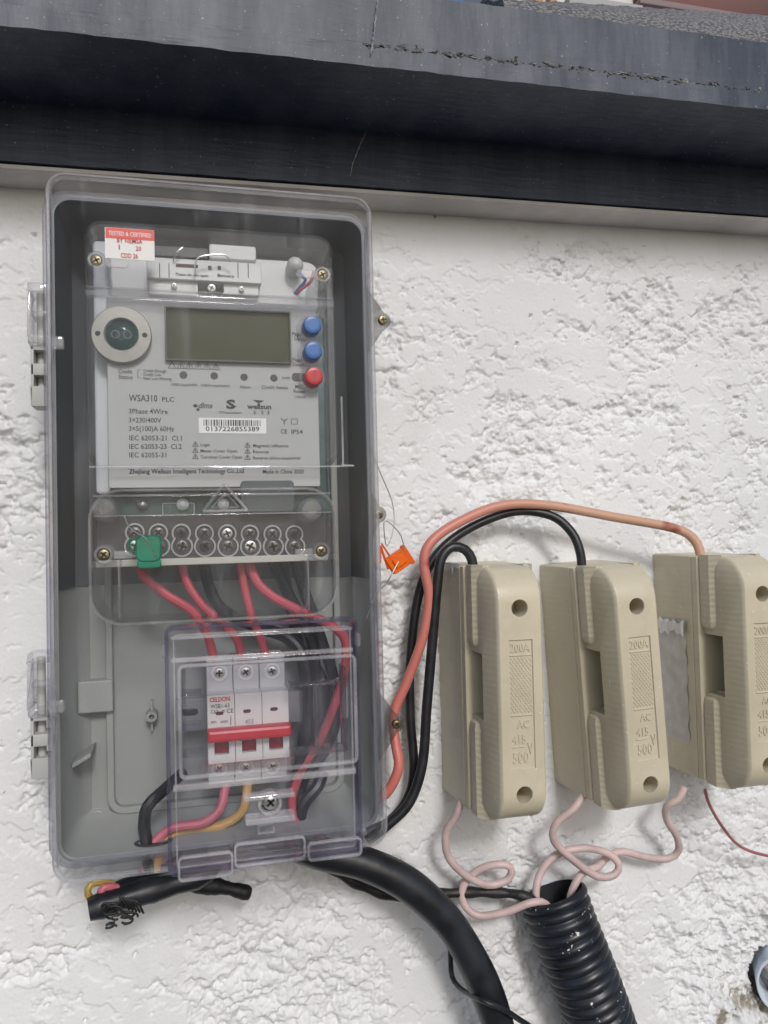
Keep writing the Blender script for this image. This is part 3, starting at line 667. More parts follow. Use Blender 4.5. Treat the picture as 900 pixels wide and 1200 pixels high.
# display
x0, x1, z0, z1 = rect(195, 365, 339, 424, .084)
MB().box(x0, x1, z0, z1, .0838, .0844).build('display', M['lcd'], mtr)
ring_bar(x0-.0009, x1+.0009, z0-.0009, z1+.0009, .0008, .0011, .0838, .0880, 2, .0003).build('display_frame', M['lcdrim'], mtr)
# optical port
c = at(142, 391, .091)
op = MB().lathe(c.x, c.z, [(.0192, .083), (.0192, .0885), (.0186, .0895), (.0112, .0898), (.0105, .0890), (.0100, .086)], 40).build('optical_port', M['ringmetal'], mtr, 40)
MB().lathe(c.x, c.z, [(.0101, .0845), (.0101, .087), (.0080, .0883), (.004, .0890)], 28, (False, True)).build('lens', M['green_lens'], op)
for s_ in (-1, 1):
    MB().disc(c.x+s_*.0148, c.z, .0017, .0895, .09, 12).build('hole', M['slot'], op)
    MB().lathe(c.x+s_*.0038, c.z, [(.003, .0884), (.0028, .0892), (.0022, .0894), (.0020, .0890)], 16).build('diode', M['clear_edge'], op)
# buttons
for px, py, m_, nm in ((366, 381, 'blue', 'button'), (367, 411, 'blue', 'button'), (368, 441, 'red', 'button')):
    c = at(px, py, .095)
    bt = MB().lathe(c.x, c.z, [(.0062, .083), (.0062, .0955), (.0057, .0965), (.004, .0968)], 28, (False, True)).build(nm, M[m_], mtr, 40)
    MB().lathe(c.x-.0006, c.z-.0004, [(.0092, .083), (.0090, .0905), (.0074, .0912), (.0072, .085)], 28).build('collar', M['clear_edge'], bt, 40)
    if m_ == 'red':
        MB().ribbon([(c.x, c.z-.0035), (c.x+.0004, c.z+.0035)], .0008, .09695).build('slot', M['brk_dkred'], bt)
        bt['label'] = 'red button below the two blue ones'
x0, x1, z0, z1 = rect(342, 437, 360, 447, .0842); MB().rbox(x0, x1, z0, z1, .0835, .0843, .0026, .0003).build('slider_slot', M['dark'], mtr)
# printed faceplate
D_ = .08425
T = lambda s, a, b_, y, h, **k: pletter(s, a, b_, y, h, D_, M['ink'], fp, **k)
for px, py in ((215, 439.5), (251, 440.5), (286, 442), (321, 443)):
    c = at(px, py, .084); MB().disc(c.x, c.z, .0026, .0836, .0843, 16).build('indicator', M['dark'], fp)
T('Credit', 138.5, 155, 437.5, 4.6); T('Status', 139, 155.5, 444, 4.6)
T('Credit Enough', 168, 195, 436, 3.4); T('Credit Low', 168, 189, 440.5, 3.4); T('Near Low Warning', 168, 201, 445, 3.4)
b = MB(); p_ = [at(x, y, D_) for x, y in ((164.5, 433), (161.5, 433.5), (161.5, 442.5), (164.5, 443))]; b.ribbon([(p.x, p.z) for p in p_], .00035, D_); b.build('bracket', M['ink'], fp)
def warn(px, py, s=8, mark=True):
    b = MB(); c = at(px, py, D_); k = s*.535/900/2
    tri = [(c.x-k, c.z-k*.8), (c.x+k, c.z-k*.8), (c.x, c.z+k*.9), (c.x-k, c.z-k*.8)]; b.ribbon(tri, .0004, D_)
    if mark: b.ribbon([(c.x, c.z-k*.55), (c.x, c.z+k*.35)], .00055, D_)
    b.build('warning_mark', M['ink'], fp)
for i in range(6): warn(201.5+i*10.3, 428+i*.35, 8.5, i > 0)
T('1000 imp/kWh', 201, 231, 452.2, 3.2); T('1000 imp/kvarh', 236, 269, 453, 3.2); T('Alarm', 281, 293.5, 455, 3.4); T('Credit Status', 306.5, 337.5, 455.5, 4)
T('Lock', 330.5, 340, 444, 3.4); T('Page', 342.5, 353.5, 393, 4); T('Up', 345, 352, 398.5, 4); T('Page', 343, 354, 423.5, 4); T('Down', 343, 356, 429, 4)
T('MD', 346, 355, 455, 4); T('Reset', 344, 357.5, 460.5, 4); T('Unlock', 345.5, 358.5, 466.5, 3.4)
T('WSA310', 151, 184.5, 470, 7.2); T('PLC', 190, 204, 470.5, 5)
T('3Phase 4Wire', 151, 196.5, 484.5, 5.4); T('3×230/400V', 151, 189, 495, 5.4); T('3×5(100)A 60Hz', 151, 204, 505, 5.4)
T('IEC 62053-21  Cl.1', 151.5, 213, 516, 5.4); T('IEC 62053-23  Cl.2', 151.5, 213, 526, 5.4); T('IEC 62055-31', 151.5, 195, 536, 5.4)
T('dlms', 232, 248.5, 478, 6, slant=.25, bold=.02); 
b = MB(); c = at(229, 475.5, D_); b.loft([[(c.x+.0016*math.cos(t*.5236), -D_, c.z+.0012*math.sin(t*.5236)) for t in range(12)]], True, False); c = at(232, 480, D_); b.loft([[(c.x+.0011*math.cos(t*.5236), -D_, c.z+.0010*math.sin(t*.5236)) for t in range(12)]], True, False); b.build('logo_dots', M['ink'], fp)
T('S', 265, 276, 478.5, 9.5, bold=.05); b = MB(); p_ = [at(x, y, D_) for x, y in ((271, 474), (278, 476.5), (271, 478.5))]; b.add([tuple(p) for p in p_]); b.face((0, 1, 2)); b.build('logo_arrow', M['ink'], fp)
T('STS association', 257, 283, 484.5, 2.6)
T('wellsun', 289.5, 318, 479, 5.6, bold=.04); b = MB(); p_ = [at(x, y, D_) for x, y in ((296, 468.5), (310, 469.5), (304.5, 472.3), (301.5, 472.1))]; b.add([tuple(p) for p in p_]); b.face((0, 1, 2, 3)); b.ribbon([(at(303.2, 472, D_).x, at(303.2, 472, D_).z), (at(303.4, 477, D_).x, at(303.4, 477, D_).z)], .0007, D_); b.build('logo_wings', M['ink'], fp)
b = MB()
for px in (298.5, 307.5, 314.5):
    x0, x1, z0, z1 = rect(px-1.8, 481.6, px+1.8, 485.2, D_)
    for k in range(3): b.ribbon([(x0, z0+(z1-z0)*k/2), (x1, z0+(z1-z0)*k/2)], .0003, D_)
    b.ribbon([((x0+x1)/2, z0), ((x0+x1)/2, z1)], .0003, D_)
b.build('logo_glyphs', M['ink'], fp)
x0, x1, z0, z1 = rect(233, 490, 312, 508, D_)
bc = MB().box(x0, x1, z0, z1, .0838, .0844).build('barcode_label', M['white_paper'], mtr)
b = MB(); x = x0+.003; rnd = random.Random(3)
while x < x1-.0035:
    wd = rnd.choice((.0003, .0003, .0006, .0009)); b.ribbon([(x+wd/2, z0+.0052), (x+wd/2, z1-.0012)], wd, .08455); x += wd+rnd.choice((.0003, .0005, .0007))
b.build('bars', M['ink'], bc)
pletter('0137226855389', 241, 304, 505, 5.2, .08455, M['ink'], bc)
b = MB(); p_ = [at(x, y, D_) for x, y in ((329, 490), (333, 493.5), (337, 490.3))]; b.ribbon([(p.x, p.z) for p in p_], .0006, D_); p_ = [at(x, y, D_) for x, y in ((333, 493), (333, 497.5))]; b.ribbon([(p.x, p.z) for p in p_], .0006, D_)
x0, x1, z0, z1 = rect(341.5, 491, 348.5, 497, D_); b.ribbon([(x0, z0), (x1, z0), (x1, z1), (x0, z1), (x0, z0)], .0004, D_); b.build('symbol', M['ink'], fp)
T('CE', 329, 336.5, 508, 5); T('IP54', 341.5, 355, 508.5, 5)
for i, (s, e) in enumerate((('Login', 246), ('Meter Cover Open', 278), ('Terminal Cover Open', 284))):
    warn(229, 520.5+i*7.2, 6.5); T(s, 235, e, 523+i*7.2, 3.6)
for i, (s, e) in enumerate((('Magnetic influence', 338), ('Reverse', 315), ('Reverse phase sequential', 352))):
    warn(290, 521.5+i*7.2, 6.5); T(s, 296.5, e, 524+i*7.2, 3.6)
T('Zhejiang Wellsun Intelligent Technology Co.,Ltd', 151, 286, 555, 5, bold=.02); T('Made in China 2020', 308, 356, 555, 4.6)
# test sticker on the clear head
x0, x1, z0, z1 = rect(123, 268, 181, 304, .0945)
st = MB().box(x0, x1, z0, z1, .0942, .0945).build('sticker', M['white_paper'], mtr)
MB().box(x0+.0004, x1, z1-.0072, z1-.0002, .0944, .0947).build('band', M['red_paper'], st)
DS = .0949
pletter('TESTED & CERTIFIED', 127, 177, 275.2, 4.6, DS, M['white_paper'], st); pletter('BY NEMSA', 137, 167, 283.8, 5, DS, M['redink'], st)
pletter('1', 139, 140.5, 292, 5, DS, M['redink'], st); pletter('20', 159, 165.5, 293.5, 5, DS, M['redink'], st); pletter('CDD 26', 141.5, 161.5, 301.5, 5, DS, M['redink'], st)
# clear cover of the meter (upper)
def soft_shell(x0, x1, z0, z1, r, d0, d1, th, m_, nm, par, b=.003):
    o_ = [(d0, 0), (d1-b, .0002)]+[(d1-b+b*math.sin(R(a)), b*(1-math.cos(R(a)))) for a in (30, 60, 90)]
    i_ = [(d0, th), (d1-b, th+.0002)]+[(d1-th-b*.6+b*.6*math.sin(R(a)), th+b*.6*(1-math.cos(R(a)))) for a in (30, 60, 90)]
    return MB().shell([rr(x0, x1, z0, z1, r, d, i, 6) for d, i in o_], [rr(x0, x1, z0, z1, r, d, i, 6) for d, i in i_]).build(nm, m_, par, 40)
mc = soft_shell(MX0, MX1, MZB, MZ1, .012, .041, .0935, .0018, M['clear_meter'], 'clear_cover', mtr)
hz = at(250, 352, .092).z
b = MB().box(MX0+.001, MX1-.001, hz-.0012, hz+.0022, .088, .0950).box(MX0+.001, MX1-.001, hz+.0038, hz+.0050, .090, .0945); b.build('step_ridge', M['clear_edge'], mc, bevel=.0005)
e1 = at(402, 548, .094).x
b = MB().tube([(MX0+.002, -.0945, MZB+.001), (e1-.004, -.0945, MZB+.001), (e1-.001, -.0945, MZB+.0022), (e1, -.0945, MZB+.0055), (e1, -.0945, MZB+.05)], .0007, 8); b.build('lower_edge', M['edge_highlight'], mc)
for px, py in ((113, 305), (378, 322)):
    c = at(px, py, .094)
    pst = MB().lathe(c.x, c.z, [(.006, .050), (.006, .0940), (.0052, .0952), (.0038, .0952), (.0036, .0935)], 20).build('screw_post', M['clear_edge'], mc)
    screw(pst, c, .0036, .0925, .0945, 'brass', .5)
    s_ = 1 if px < 200 else -1
    MB().loft([rr(c.x+s_*.005-.0, c.x+s_*.005+.0145*s_ if s_ > 0 else c.x-.005, c.z-.0042, c.z+.0015, .002, d, 0, 3) if s_ > 0 else rr(c.x-.0185, c.x-.005, c.z-.003, c.z+.0025, .002, d, 0, 3) for d in (.0935, .0958)]).build('lug', M['clear_edge'], pst)
# terminal block
x0, x1, z0, z1 = rect(112, 609, 384, 654, .076)
MB().rbox(x0, x1, z0, z1+.004, .040, .0745, .001, .0008).build('terminal_block', M['term'], mtr)
xa, xb, za, zb_ = rect(112, 653, 384, 661, .078); MB().rbox(xa, xb, za, zb_, .040, .0785, .0006, .0005).build('terminal_ledge', M['beige'], mtr)
xa, xb, za, zb_ = rect(190, 589, 228, 604, .071); pl = MB().rbox(xa, xb, za, zb_, .064, .0672, .001, .0004).build('chassis_plate', mat('green_plate', (.05, .10, .09), .4), mtr)
ring_bar(xa, xb, za, zb_, .001, .0005, .0672, .0676, 2, .0001).build('plate_frame', M['meter_grey'], pl)
xa, xb, za, zb_ = rect(282, 563, 345, 600, .0855); MB().rbox(xa, xb, za, zb_, .07, .0853, .003, .0006).build('cover_window', mat('slate_window', (.06, .085, .10), .25), mtr)
for px, rr_ in ((167, .0038), (214, .0042), (262, .0040)):
    c = at(px, 591, .071); MB().lathe(c.x, c.z, [(rr_, .064), (rr_, .069), (rr_*.6, .0705), (rr_*.2, .071)], 18, (False, True)).build('stud', M['metal'] if px == 167 else M['meter_grey'], mtr)
for i, px in enumerate((158, 185.5, 212.5, 239.5, 266.5, 293, 319.5, 345)):
    b = MB(); cs = [at(px, 624+i*.3, .0755), at(px+.8, 640+i*.1, .0755)]
    tm = None
    def eight(w_, d):
        (c1, r1), (c2, r2) = ((cs[0], .0052+w_), (cs[1], .0062+w_)); D2 = c1.z-c2.z
        a_ = math.acos((D2*D2+r1*r1-r2*r2)/(2*D2*r1)); b_ = math.acos((D2*D2+r2*r2-r1*r1)/(2*D2*r2)); P = []
        for q in range(15): t = -math.pi/2+a_+(2*math.pi-2*a_)*q/14; P.append((c1.x+r1*math.cos(t), -d, c1.z+r1*math.sin(t)))
        for q in range(1, 14): t = math.pi/2+b_+(2*math.pi-2*b_)*q/14; P.append((c2.x+r2*math.cos(t), -d, c2.z+r2*math.sin(t)))
        return P
    b.loft([eight(.0013, .073), eight(.0012, .0758), eight(.0001, .0759), eight(0, .070)], False, False)
    tm = b.build('terminal', M['collar'], mtr)
    for k, (c, r_) in enumerate(zip(cs, (.0052, .0064))):
        m_ = ('dull_metal', 'term', 'metal', 'dull_metal', 'dull_metal')[(i*3+k*2) % 5]
        screw(tm, Vector((c.x, 0, c.z)), r_*.82, .068, .0748, m_, random.random()*1.5)
# clear terminal cover (lower)
tx0, tx1, tz0, tz1 = rect(105, 573, 394, 727, .092)
tc = soft_shell(tx0, tx1, tz0, tz1, .020, .041, .0955, .0018, M['clear_meter'], 'terminal_cover', mtr)
ring_bar(tx0-.0004, tx1+.0004, tz0-.0004, tz1+.0004, .0205, .0018, .088, .0962, 8).build('cover_edge', M['clear_edge'], tc)
zz = at(250, 580, .094).z
MB().box(tx0+.003, tx1-.003, zz-.0006, zz+.0008, .0935, .0966).box(tx0+.003, tx1-.003, zz-.0135, zz-.0125, .0935, .0962).build('moulded_line', M['clear_edge'], tc, bevel=.0004)
for px in (140, 361):
    x = at(px, 690, .094).x; MB().box(x-.0006, x+.0006, tz0+.004, at(px, 656, .094).z, .075, .0965).build('moulded_rib', M['clear_edge'], tc, bevel=.0003)
for px, py in ((122, 650), (376, 646)):
    c = at(px, py, .094)
    pst = MB().lathe(c.x, c.z, [(.0064, .060), (.0064, .0962), (.0056, .0975), (.0042, .0975), (.004, .0955)], 22).build('screw_post', M['clear_edge'], tc)
    screw(pst, c, .0038, .0945, .0968, 'brass', .9)
    s_ = 1 if px < 200 else -1
    MB().box(min(c.x+s_*.006, c.x+s_*.018), max(c.x+s_*.006, c.x+s_*.018), c.z-.0028, c.z+.0022, .0945, .0975).build('lug', M['clear_edge'], pst, bevel=.0006)
for px, py in ((119, 597), (360, 598)):
    c = at(px+4, py, .09); MB().lathe(c.x, c.z, [(.0085, .06), (.0083, .094), (.0065, .097), (.0035, .0975)], 20, (False, True)).build('moulded_dome', M['clear_edge'], tc)
b = MB(); tri = [at(263, 567, .0975), at(290, 598, .0975), at(238, 599, .0975), at(263, 567, .0975)]
for p, q_ in zip(tri, tri[1:]): b.tube([p, q_], .0011, 8)
tri = [at(264, 577, .0975), at(280, 594.5, .0975), at(248, 595, .0975), at(264, 577, .0975)]
for p, q_ in zip(tri, tri[1:]): b.tube([p, q_], .0004, 6)
b.tube(atl([(264, 579, .0975), (258, 588, .0975), (267, 586, .0975), (262, 594, .0975)]), .0006, 6, smooth=False)
b.build('warning_triangle', M['clear_edge'], tc)

# ------------------------------------------------------------------ circuit breaker
bx0, bx1 = at(243, 850, .075).x, at(338, 845, .075).x
cz = lambda py: at(290, py, .075).z
brk = thing('circuit_breaker', 'white three pole circuit breaker with joined red toggle behind the clear flap', 'circuit breaker', ((bx0+bx1)/2, -.02, cz(915)))
pw = (bx1-bx0)/3
rail = MB().rbox(at(206, 850, .03).x, at(408, 850, .03).x, cz(868), cz(828), .026, .033, .001, .0006); tag(rail.build('mounting_rail', M['box_grey']), 'metal mounting rail behind the white circuit breaker', 'rail')
ZT, ZB = at(290, 770, .060).z, at(290, 915, .060).z
for i in range(3):
    a0, a1 = bx0+i*pw+.0002, bx0+(i+1)*pw-.0002
    po = MB().rbox(a0, a1, ZB, ZT, .033, .060, .0006, .0006).build('pole', M['brk_grey'], brk)
    fr_ = MB(); zt_, zb_ = cz(811), cz(890)
    tA, tB = cz(862), cz(880); u0, u1 = a0+.0042, a1-.0042
    fr_.box(a0, a1, tA, zt_, .0602, .0785).box(a0, a1, zb_, tB, .0602, .0785).box(a0, u0, tB, tA, .0602, .0785).box(u1, a1, tB, tA, .0602, .0785).box(u0, u1, tB, tA, .0602, .066)
    fr_.build('front', M['brk_white'], po)
    tg = MB(); tg.box(u0+.0004, u1-.0004, tB+.0006, tA-.0002, .0662, .0755); tg.build('toggle', M['brk_dkred'], po, bevel=.0006)
    c = Vector(((a0+a1)/2-.001, 0, cz(832))); MB().rbox(c.x-.0026, c.x+.0026, c.z-.0012, c.z+.0012, .0783, .0788, .0011, .0001).build('indicator', mat('maroon', (.10, .02, .025), .5) if i == 0 else bpy.data.materials['maroon'], po)
    for py in (789, 901):
        c = at(257+i*31, py-i*1.2, .0605)
        MB().lathe(c.x, c.z, [(.0056, .0595), (.0055, .0606), (.0044, .0607), (.0042, .0602)], 20).build('screw_collar', M['brk_white'], po)
        screw(po, Vector((c.x, 0, c.z)), .0038, .0596, .0604, 'metal', random.random())
zt_, zb_ = cz(848), cz(862)
b = MB().rbox(bx0-.0004, bx1+.0006, zb_, zt_, .0795, .0890, .0012, .0022); b.build('toggle_bar', M['brk_red'], brk, bevel=0)
DB = .0787
pletter('CELDON', 245.5, 269.5, 823, 4.8, DB, M['redink'], brk, bold=.03); pletter('WSB1-63', 246.5, 269, 830.5, 4.4, DB, M['ink'], brk); pletter('C63', 247, 255.5, 836.5, 3.8, DB, M['ink'], brk); pletter('⌀ CE', 260, 273.5, 836, 4.4, DB, M['ink'], brk)
pletter('400V~', 247, 254.5, 848, 2.6, DB, M['ink'], brk); pletter('6000', 258.5, 267, 847.5, 2.8, DB, M['ink'], brk)
p_ = [at(270.5, 839, DB), at(270.5, 850, DB)]; MB().ribbon([(p.x, p.z) for p in p_], .0005, DB).build('diagram', M['ink'], brk)
pletter('455', 287, 297, 848.5, 5, DB, mat('pencil', (.25, .25, .25), .7), brk, slant=.1)

# ------------------------------------------------------------------ wires inside the box
wire('red_wire', [(162, 655, .062), (168, 675, .066), (195, 697, .070), (225, 716, .070), (241, 740, .064), (249, 765, .056), (252, 780, .050)], .0032, M['w_red'], 'red wire from the leftmost terminal to the left pole of the breaker', 'wire', 'red wires in the meter box')
wire('red_wire', [(212, 652, .060), (218, 680, .062), (235, 707, .064), (262, 732, .062), (278, 750, .056), (284, 778, .048)], .0030, M['w_red'], 'red wire bending down to the middle pole of the breaker', 'wire', 'red wires in the meter box')
wire('red_wire', [(281, 652, .060), (287, 690, .062), (296, 725, .062), (306, 750, .056), (314, 778, .048)], .0030, M['w_red'], 'red wire running nearly straight to the right pole of the breaker', 'wire', 'red wires in the meter box')
wire('red_wire', [(290, 652, .060), (300, 680, .066), (318, 698, .070), (350, 715, .070), (388, 733, .066), (405, 752, .060), (403, 790, .055), (392, 825, .05), (376, 865, .045), (352, 905, .045), (342, 940, .05), (350, 972, .055)], .0034, M['w_red'], 'long red wire looping down the right of the breaker to the box floor', 'wire', 'red wires in the meter box')
for pts, lb in (([(238, 655, .050), (246, 690, .046), (262, 715, .04), (300, 735, .035), (340, 750, .035), (375, 790, .034), (382, 830, .034), (372, 880, .034), (352, 925, .034), (348, 970, .04)], 'black wire sweeping widest behind the red wires to the right of the breaker'),
                ([(319, 655, .05), (335, 690, .046), (352, 722, .042), (366, 755, .04), (370, 800, .04), (372, 850, .038), (366, 900, .038)], 'black wire dropping past the breaker just right of its right pole'),
                ([(345, 655, .05), (356, 690, .048), (368, 725, .046), (380, 760, .044), (392, 800, .042), (393, 845, .042), (380, 880, .042), (362, 905, .042)], 'outermost black wire curving beside the long red wire'),
                ([(300, 735, .03), (335, 745, .04), (356, 770, .046), (362, 820, .046), (358, 870, .044), (346, 915, .042)], 'black wire nearest the right pole of the breaker, bowing forward'),
                ([(330, 655, .045), (338, 700, .04), (345, 735, .034), (354, 775, .03), (360, 830, .03), (352, 890, .03)], 'black wire pressed to the back of the box behind the others')):
    wire('black_wire', pts, .0043, M['w_black'], lb, 'wire', 'black wires in the meter box')
wire('black_wire', [(215, 905, .045), (192, 926, .058), (173, 945, .066), (169, 970, .062), (172, 988, .062), (174, 1020, .060)], .0042, M['w_black'], 'short black wire looping out at the lower left of the breaker flap', 'wire', 'black wires in the meter box')
wire('black_wire', [(378, 905, .045), (372, 922, .05), (358, 938, .052), (352, 955, .052), (352, 985, .045)], .0046, M['w_black'], 'short black wire curving to the box floor right of the latch screw', 'wire', 'black wires in the meter box')
wire('pink_wire', [(270, 905, .05), (263, 928, .056), (258, 948, .060), (238, 964, .062), (205, 969, .060), (188, 980, .060), (178, 994, .062), (170, 1020, .060)], .0033, M['w_pink'], 'pink wire bending from under the breaker to the floor of the box', 'wire')
wire('yellow_wire', [(292, 905, .05), (289, 930, .054), (284, 950, .054), (262, 966, .054), (220, 974, .052), (200, 979, .056), (188, 992, .060), (182, 1020, .058)], .0033, M['w_yellow'], 'dull yellow wire beneath the pink wire on the box floor', 'wire')

c = at(180, 986, .062); b = MB(); sg = 24
b.loft([[(c.x+.013*k_*math.cos(2*math.pi*i/sg), c.y+.0085*k_*math.sin(2*math.pi*i/sg), oz0+t_+h_) for i in range(sg)] for k_, h_ in ((1, .0002), (.98, .0012), (.8, .0014), (.75, .0006))])
b.build('cable_hole', M['dark'], box)
# ------------------------------------------------------------------ seals
c = at(172, 645, .100)
gs = thing('seal', 'green plastic wire seal hanging over the terminals of the meter', 'seal', c, 'wire seals')
b = MB(); xa, xb, za, zb_ = rect(159, 627, 190, 659, .100)
b.loft([rr(xa, xb, za, zb_, .005, d, i, 5) for d, i in ((.0982, .001), (.0995, 0), (.104, 0), (.1055, .0012))]); b.build('body', M['green_seal'], gs)
xa, xb, za, zb_ = rect(150, 631, 162, 646, .102); ring_bar(xa, xb, za, zb_, .003, .0014, .100, .1035, 4).build('loop', M['green_seal'], gs)
xa, xb, za, zb_ = rect(161, 655, 189, 666, .101); MB().rbox(xa, xb, za, zb_, .0985, .1045, .0025, .001).build('cap', M['green_seal'], gs)
MB().tube(atl([(146, 605, .099), (151, 617, .101), (161, 625, .104), (170, 630, .1065), (176, 640, .1065), (184, 652, .1065)]), .0004, 6).build('wire', M['steel_wire'], gs)

c = at(467, 657, .062)
os_ = thing('seal', 'orange plastic wire seal dangling beside the right edge of the meter box', 'seal', c, 'wire seals')
Mo = Matrix.Translation(c) @ Matrix.Rotation(R(-32), 4, 'Y')
k_ = .56/900
b = MB().rbox(-14*k_, 14*k_, -11*k_, 11*k_, -.003, .003, .0012, .0006); b.xform(Mo); b.build('body', M['orange'], os_)
b = MB().rbox(-8*k_, 7*k_, -6*k_, 6*k_, .0031, .0048, .0008, .0006).rbox(11*k_, 16*k_, -13*k_, 13*k_, -.0025, .0025, .0008, .0005); b.xform(Mo); b.build('rotor', M['orange'], os_)
b = MB().tube([at(455, 667, .062), at(446, 640, .066)], .0009, 6); b.tube([at(459, 655, .062), at(447, 637, .066)], .0007, 6); b.tube([at(446, 641, .066), at(446, 660, .066)], .0006, 6); b.build('tail', M['orange'], os_)
MB().tube(atl([(432, 520, .07), (444, 550, .068), (460, 590, .066), (461, 620, .066), (453, 640, .066), (450, 612, .0725), (458, 614, .070), (470, 628, .066), (474, 645, .0655)]), .00035, 6).build('wire', M['steel_wire'], os_)
MB().tube(atl([(467, 658, .0672), (455, 680, .074), (445, 692, .090), (437, 705, .115), (429, 726, .128)]), .00042, 6).build('wire', M['steel_wire'], os_)

# ------------------------------------------------------------------ porcelain fuses
def make_fuse():
    f = bpy.data.objects.new('fuse', None); COL.objects.link(f)
    hw, hh = .0285, .0945; DM = .105; RW = .0176; DS0 = .0612
    MB().loft([rr(-hw, hw, -hh, hh, .0025, d, i, 4) for d, i in ((-.006, 0), (.052, .0018), (.0532, .0030))]).build('base', M['ceramic'], f, 40)
    MB().loft([rr(-hw, hw, -hh, hh, .002, d, i, 4) for d, i in ((.0530, .0035), (.0536, .0021), (.0596, .0024), (.0606, .0036))]).build('base_rim', M['ceramic'], f, 40)
    # handle: ridge with rounded ends in side view
    prof = []
    for i in range(11): t = R(90*i/10); prof.append((.074+(DM-.074)*math.sin(t)**.9, -hh+.0012+.026*(1-math.cos(t))))
    for i in range(11): t = R(90*i/10); prof.append((.074+(DM-.074)*math.cos(t)**.9 if i < 10 else .074, hh-.0012-.026*(1-math.sin(t))))
    prof += [(DS0, hh-.0012), (DS0, -hh+.0012)]
    b = MB(); secs = []
    for x, i in ((-RW-.0042, .0215), (-RW-.0004, .0032), (-RW+.0006, .0010), (-RW+.0016, .0002), (-RW+.003, 0), (RW-.003, 0), (RW-.0016, .0002), (RW-.0006, .0010), (RW+.0004, .0032), (RW+.0042, .0215)):
        secs.append([(x, -(max(d-i, DS0)), z*(1-i*.6)) for d, z in prof])
    b.loft(secs); rg = b.build('handle', M['ceramic'], f, 32)
    # ribbed shoulders left and right of the handle, above and below the finger notch
    SWD = .0246
    for sx in (-1, 1):
        for za, zb_, up in ((.030, hh-.0008, True), (-hh+.0008, -.0215, False)):
            b = MB(); rings = []; N_ = 24
            for i in range(N_+1):
                z = za+(zb_-za)*i/N_; e = (z-za) if up else (zb_-z)      # distance from the notch end
                k = min(1, e/.0085); k = math.sqrt(max(0, 1-(1-k)**2))     # rounded towards the notch
                w_ = RW-.001+(SWD-RW+.001)*((.05+.95*k) if up else (.45+.55*k)); dd = .0745-.003*(1-k)
                dc = .0815-.005*(1-k)
                rings.append([(sx*(RW-.004), -DS0, z), (sx*w_, -DS0, z), (sx*(w_+.0002), -dd+.001, z), (sx*(w_-.0006), -dd, z), (sx*(RW+.0008), -dc, z), (sx*(RW-.004), -dc-.001, z)])
            b.loft(rings).build('shoulder', M['ribbed'], f, 28)
    # drilled holes, the sunk name panel and the finger notches are cut out of the handle
    x0, x1, z0, z1 = -.0095, .0092, -.052, .0405
    cuts = []
    for z in (.063, -.0700): cuts.append(MB().lathe(0, z, [(.0060, DM-.024), (.0061, DM-.0006), (.0068, DM+.0004), (.0068, DM+.004)], 28, (True, True)))
    cuts.append(MB().loft([rr(x0, x1, z0, z1, .0006, d, i, 3) for d, i in ((DM-.0013, .0004), (DM+.0001, 0), (DM+.003, 0))]))
    for sx in (-1, 1):
        lim = lambda a_: (min(sx*a_, sx*(RW+.006)), max(sx*a_, sx*(RW+.006)))
        cuts.append(MB().box(*lim(RW-.0055), -.0200, .0285, DS0-.002, .0840))
        cuts.append(MB().box(*lim(.0025), -.0187, .0272, DS0-.003, DS0+.0105))
    cuts = [c_.build('cutter', M['ceramic']) for c_ in cuts]
    for ct in cuts:
        md_ = rg.modifiers.new('cut', 'BOOLEAN'); md_.object = ct; md_.operation = 'DIFFERENCE'; md_.solver = 'EXACT'
    dg = bpy.context.evaluated_depsgraph_get(); nm_ = bpy.data.meshes.new_from_object(rg.evaluated_get(dg))
    rg.modifiers.clear(); rg.data = nm_
    for ct in cuts: bpy.data.objects.remove(ct)
    nm_.polygons.foreach_set('use_smooth', [True]*len(nm_.polygons)); nm_.set_sharp_from_angle(angle=R(28))
    DM -= .0013
    # sunk name panel: frame proud of the face, lattice and raised writing inside
    b = MB()
    for z in (.0293, -.0135): b.rbox(x0+.0009, x1-.0009, z-.0005, z+.0005, DM-.0002, DM+.0008, .0003, .0003, 2)
    b.rbox(x0+.001, x0+.0105, -.0362, -.0354, DM-.0002, DM+.0006, .0003, .0003, 2)
    for s_ in (-1, 1):
        k = -.030
        while k < .030:
            # line z = zc + s_*1.35*(x) + k clipped to the lattice field
            zc = .0079; lo, hi = -.0122, .0280; xs_ = [x0+.0012, x1-.0012]
            P = []
            for x in np.linspace(xs_[0], xs_[1], 25):
                z = zc+k+s_*1.35*x
                if lo <= z <= hi: P.append((x, z))
            if len(P) > 2:
                (xa, za), (xb, zb_) = P[0], P[-1]
                b.tube([(xa, -DM-.0001, za), (xb, -DM-.0001, zb_)], .00046, 5, step=.02)
            k += .0036
    b.build('lattice', M['ceramic'], rg, 60)['kind'] = 'stuff'
    for s, xa, xb, z, h in (('200A', -.0080, .0076, .0318, .0062), ('AC', -.0040, .0054, -.0225, .0056), ('415', -.0078, .0022, -.0332, .0060), ('V', .0036, .0080, -.0410, .0078), ('500', -.0078, .0044, -.0470, .0076)):
        letter(s, xa, xb, z, h, DM+.0002, M['ceramic'], rg, extrude=.35, bold=.015)
    return f
def copy_tree(o, parent=None):
    c = o.copy(); COL.objects.link(c)
    if parent is not None: c.parent = parent
    for ch in list(o.children): copy_tree(ch, c)
    return c
FZ = -.1155
fuse = make_fuse()
f2 = copy_tree(fuse); f3 = copy_tree(fuse)
GF = 'cream ceramic fuses on the wall'
tag(fuse, 'cream ceramic fuse nearest the meter box, chipped white at its top corner', 'fuse', GF)
tag(f2, 'tilted cream ceramic fuse in the middle of the three', 'fuse', GF)
tag(f3, 'cream ceramic fuse cut by the right edge, torn grey paper on its side', 'fuse', GF)
